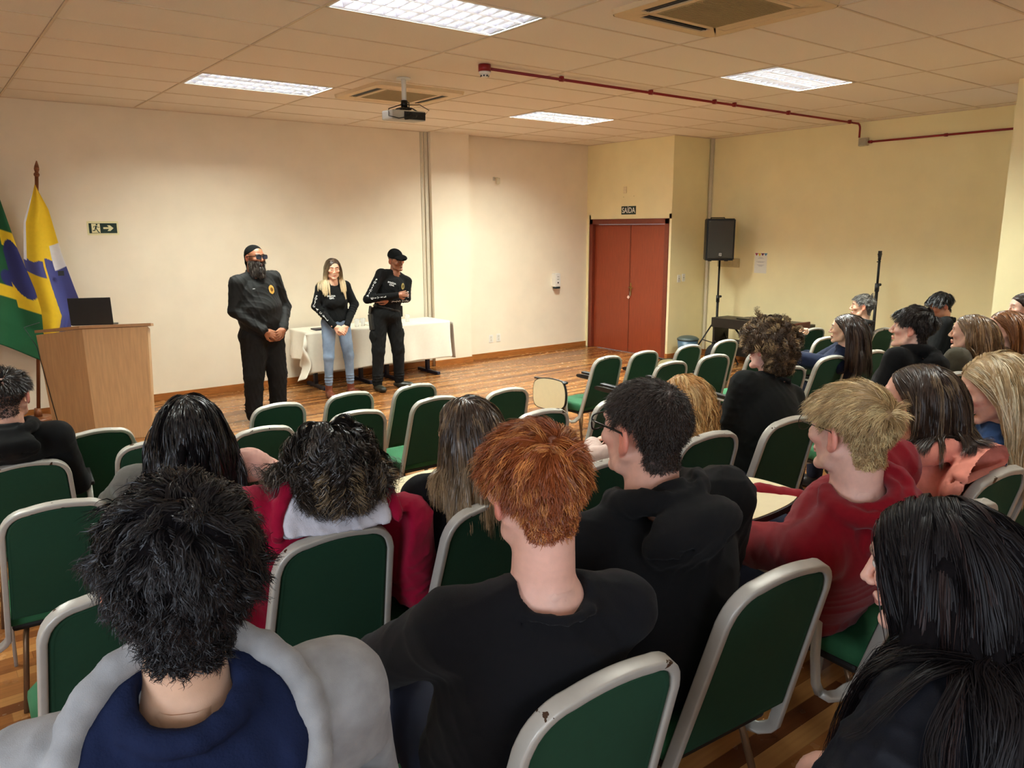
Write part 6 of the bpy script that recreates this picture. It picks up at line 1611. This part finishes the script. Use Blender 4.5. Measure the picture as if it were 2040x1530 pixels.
def exwom(c):
    bv = bvh_of(c['top']); O = c['N']+c['TB'] @ np.array((.060, .1, -.165)); ex, ey = -c['rt'], c['u']
    stamp_text(c, 'POLÍCIA', .024, ex, ey, O, M_ltr, bv, c['top'], far=.3); stamp_text(c, 'CIVIL', .024, ex, ey, O-c['u']*.024, M_ltr, bv, c['top'], far=.3)
    vd = np.array((-.42, -.9, .1)); sleeve(c, 'R', 'POLICIA CIVIL', .034, .20, .80, vd+np.array((-.5, 0, 0)))
person('pw', 'person with long blond ombre hair in a black long sleeved top and blue jeans', (3.93, 8.55, 0), (3.904, 8.50, 1.545), 166, -10, 0, byaw=172, sc=1.0, build=1.02, fem=1, hres=.003, cres=.006, stand=True, hip=(0, 0, .91), group='officers standing at the front', closed=True, shw=.148,
       legs={'L': [(-.085, 0, .90), (-.13, .03, .50), (-.15, -.01, .13), (-.20, .11, .035)], 'R': [(.085, 0, .90), (.115, .03, .50), (.12, -.01, .13), (.13, .13, .035)]},
       skin=(240, 188, 158), hair=longh((74, 56, 40), len=.40, count=7000, guides=260, lay=.010, rad=.0011, vol=.009, part=-.01, tip=(222, 196, 152), tip0=.15, tip1=.75, n=16, clear=.55, fwd=.30, back=.1, hl=.006, grav=.5, out=.05),
       top=dict(type='sweater', col=(19, 19, 19), puff=.009, wr=.003, wl=.12, sheen=.08), trou=(124, 142, 164), cols2=dict(puff=.004, wr=.0022, hem=.03, res=.007, boot=.15, laces=(150, 90, 60), var=.25, ns=8, waist=.44), shoes=(98, 46, 28),
       arms={'L': ((-.235, .02, 1.11), (-.07, .20, .875)), 'R': ((.235, .02, 1.11), (.07, .20, .875))}, hands_spec={'L': dict(dir=(.75, .20, -.45), nrm=(-.1, 1, .4), curl=.7), 'R': dict(dir=(-.75, .25, -.40), nrm=(.1, 1, .4), curl=.55)}, extra=exwom, brow=(70, 46, 34))
def excap(c):
    H, R, sc, base, root, T = c['H'], c['R'], c['sc'], c['base'], c['root'], c['T']
    F = Field(H-.19, H+.22, .0035)
    F.ell(T(0, -.012, .046), np.array((.084, .103, .088))*sc, R, .01); F.plane(T(0, .0, .042), R @ np.array((0, .06, 1)), .004)
    F2 = Field(H-.19, H+.22, .0035); F2.ell(T(0, .10, .052), np.array((.072, .085, .024))*sc, R @ rotx(-.12), .01); F2.ell(T(0, .09, .028), np.array((.085, .098, .024))*sc, R @ rotx(-.12), .004, True); F2.plane(T(0, .055, .04), R[:, 1], .003)
    P, Q = F.mesh(); cp = obj('cap', P-base, Q, mat('cap_black', (14, 14, 14), .9, bump=.2, bscale=500, spec=.12), root, True)
    P, Q = F2.mesh(); obj('cap_peak', P-base, Q, mat('cap_black', (18, 18, 18), .8), cp, True)
    bv = bvh_of(c['top']); ex, ey = -c['rt'], c['u']; O = c['N']+c['TB'] @ np.array((.075, .1, -.15))
    stamp_text(c, 'POLÍCIA', .026, ex, ey, O, M_ltr, bv, c['top'], far=.3); stamp_text(c, 'CIVIL', .026, ex, ey, O-c['u']*.027, M_ltr, bv, c['top'], far=.3)
    O = c['N']+c['TB'] @ np.array((-.085, .1, -.15)); me = disc_mesh(.030, sy=1.35); me.materials.append(mat('badge_olive', (186, 166, 100), .4, .4)); stamp_mesh(me, bv, ex, ey, Vector(tuple(O-base)), .004, .3); bo = bpy.data.objects.new('badge', me); COL.objects.link(bo); bo.parent = c['top']
    me = disc_mesh(.016, 16, 1.3); me.materials.append(mat('badge_dark2', (110, 92, 50), .4, .4)); stamp_mesh(me, bv, ex, ey, Vector(tuple(O-base)), .0055, .3); b2 = bpy.data.objects.new('badge_centre', me); COL.objects.link(b2); b2.parent = c['top']
    vd = np.array((-.48, -.87, .1)); sleeve(c, 'R', 'POLICIA CIVIL', .036, .16, .78, vd+np.array((-.4, 0, 0))); sleeve(c, 'L', 'POLICIA CIVIL', .036, .30, .92, vd+np.array((.2, 0, -.6)))
    # holster and pouch on the belt
    L2 = c['L2']; b = MB(); q = Vector(tuple(L2(.20, .0, .90)-base)); Mx = Matrix.Translation(q) @ Matrix.Rotation(math.radians(182), 4, 'Z') @ Matrix.Rotation(.16, 4, 'X')
    b.box((-.022, -.045, -.13), (.022, .045, .07), M=Mx, bev=.010); b.build('holster', M_blk, root)
    b = MB(); b.box((-.014, -.08, .05), (.014, -.02, .155), M=Mx @ Matrix.Rotation(-.5, 4, 'X'), bev=.008); b.build('pistol_grip', M_blkm, root)
    b = MB(); b.box((-.03, -.035, -.02), (.03, .035, .12), M=Matrix.Translation(Vector(tuple(L2(-.19, .02, .93)-base))), bev=.01); b.build('belt_pouch', M_blk, root)
    F = Field(c['p0']-.28, c['p0']+.28, .007); cc = c['p0']+c['u']*.075
    ang = np.linspace(0, 2*PI, 21); F.chain([cc+c['rt']*math.sin(a)*.172+c['fw']*math.cos(a)*.120 for a in ang], .014, .006); P, Q = F.mesh(); obj('belt', P-base, Q, M_blk, root, True)
person('pc', 'person in a black cap with folded arms, gold badge and dark cargo trousers', (4.60, 8.55, 0), (4.745, 8.50, 1.618), 188, -12, 12, byaw=182, sc=1.04, build=1.12, hres=.003, cres=.006, stand=True, hip=(0, 0, .95), group='officers standing at the front', shw=.168,
       legs={'L': [(-.09, 0, .94), (-.145, .03, .51), (-.17, -.01, .10), (-.27, .09, .035)], 'R': [(.09, 0, .94), (.135, .03, .51), (.15, -.01, .10), (.15, .13, .035)]},
       skin=(150, 98, 72), hair=short((24, 20, 18), ((-.085, .003), (.1, .004)), count=600, guides=60, vol=0, lay=.002, scalpw=.6), top=dict(type='sweater', col=(17, 17, 17), puff=.012, wr=.003, wl=.12, sheen=.06), trou=(22, 22, 22), cols2=dict(puff=.022, wr=.005, hem=.0, res=.008, pocket=True, waist=.42), shoes=(34, 34, 26),
       arms={'L': ((-.27, .07, 1.14), (.03, .13, 1.14)), 'R': ((.27, .05, 1.16), (-.06, .22, 1.20))}, hands_spec={'L': dict(dir=(1, -.05, .1), nrm=(0, 1, .1), curl=.3), 'R': dict(dir=(-1, .05, .12), nrm=(0, 1, .2), curl=.35)}, extra=excap, brow=(28, 20, 18))
import gc
gc.collect()
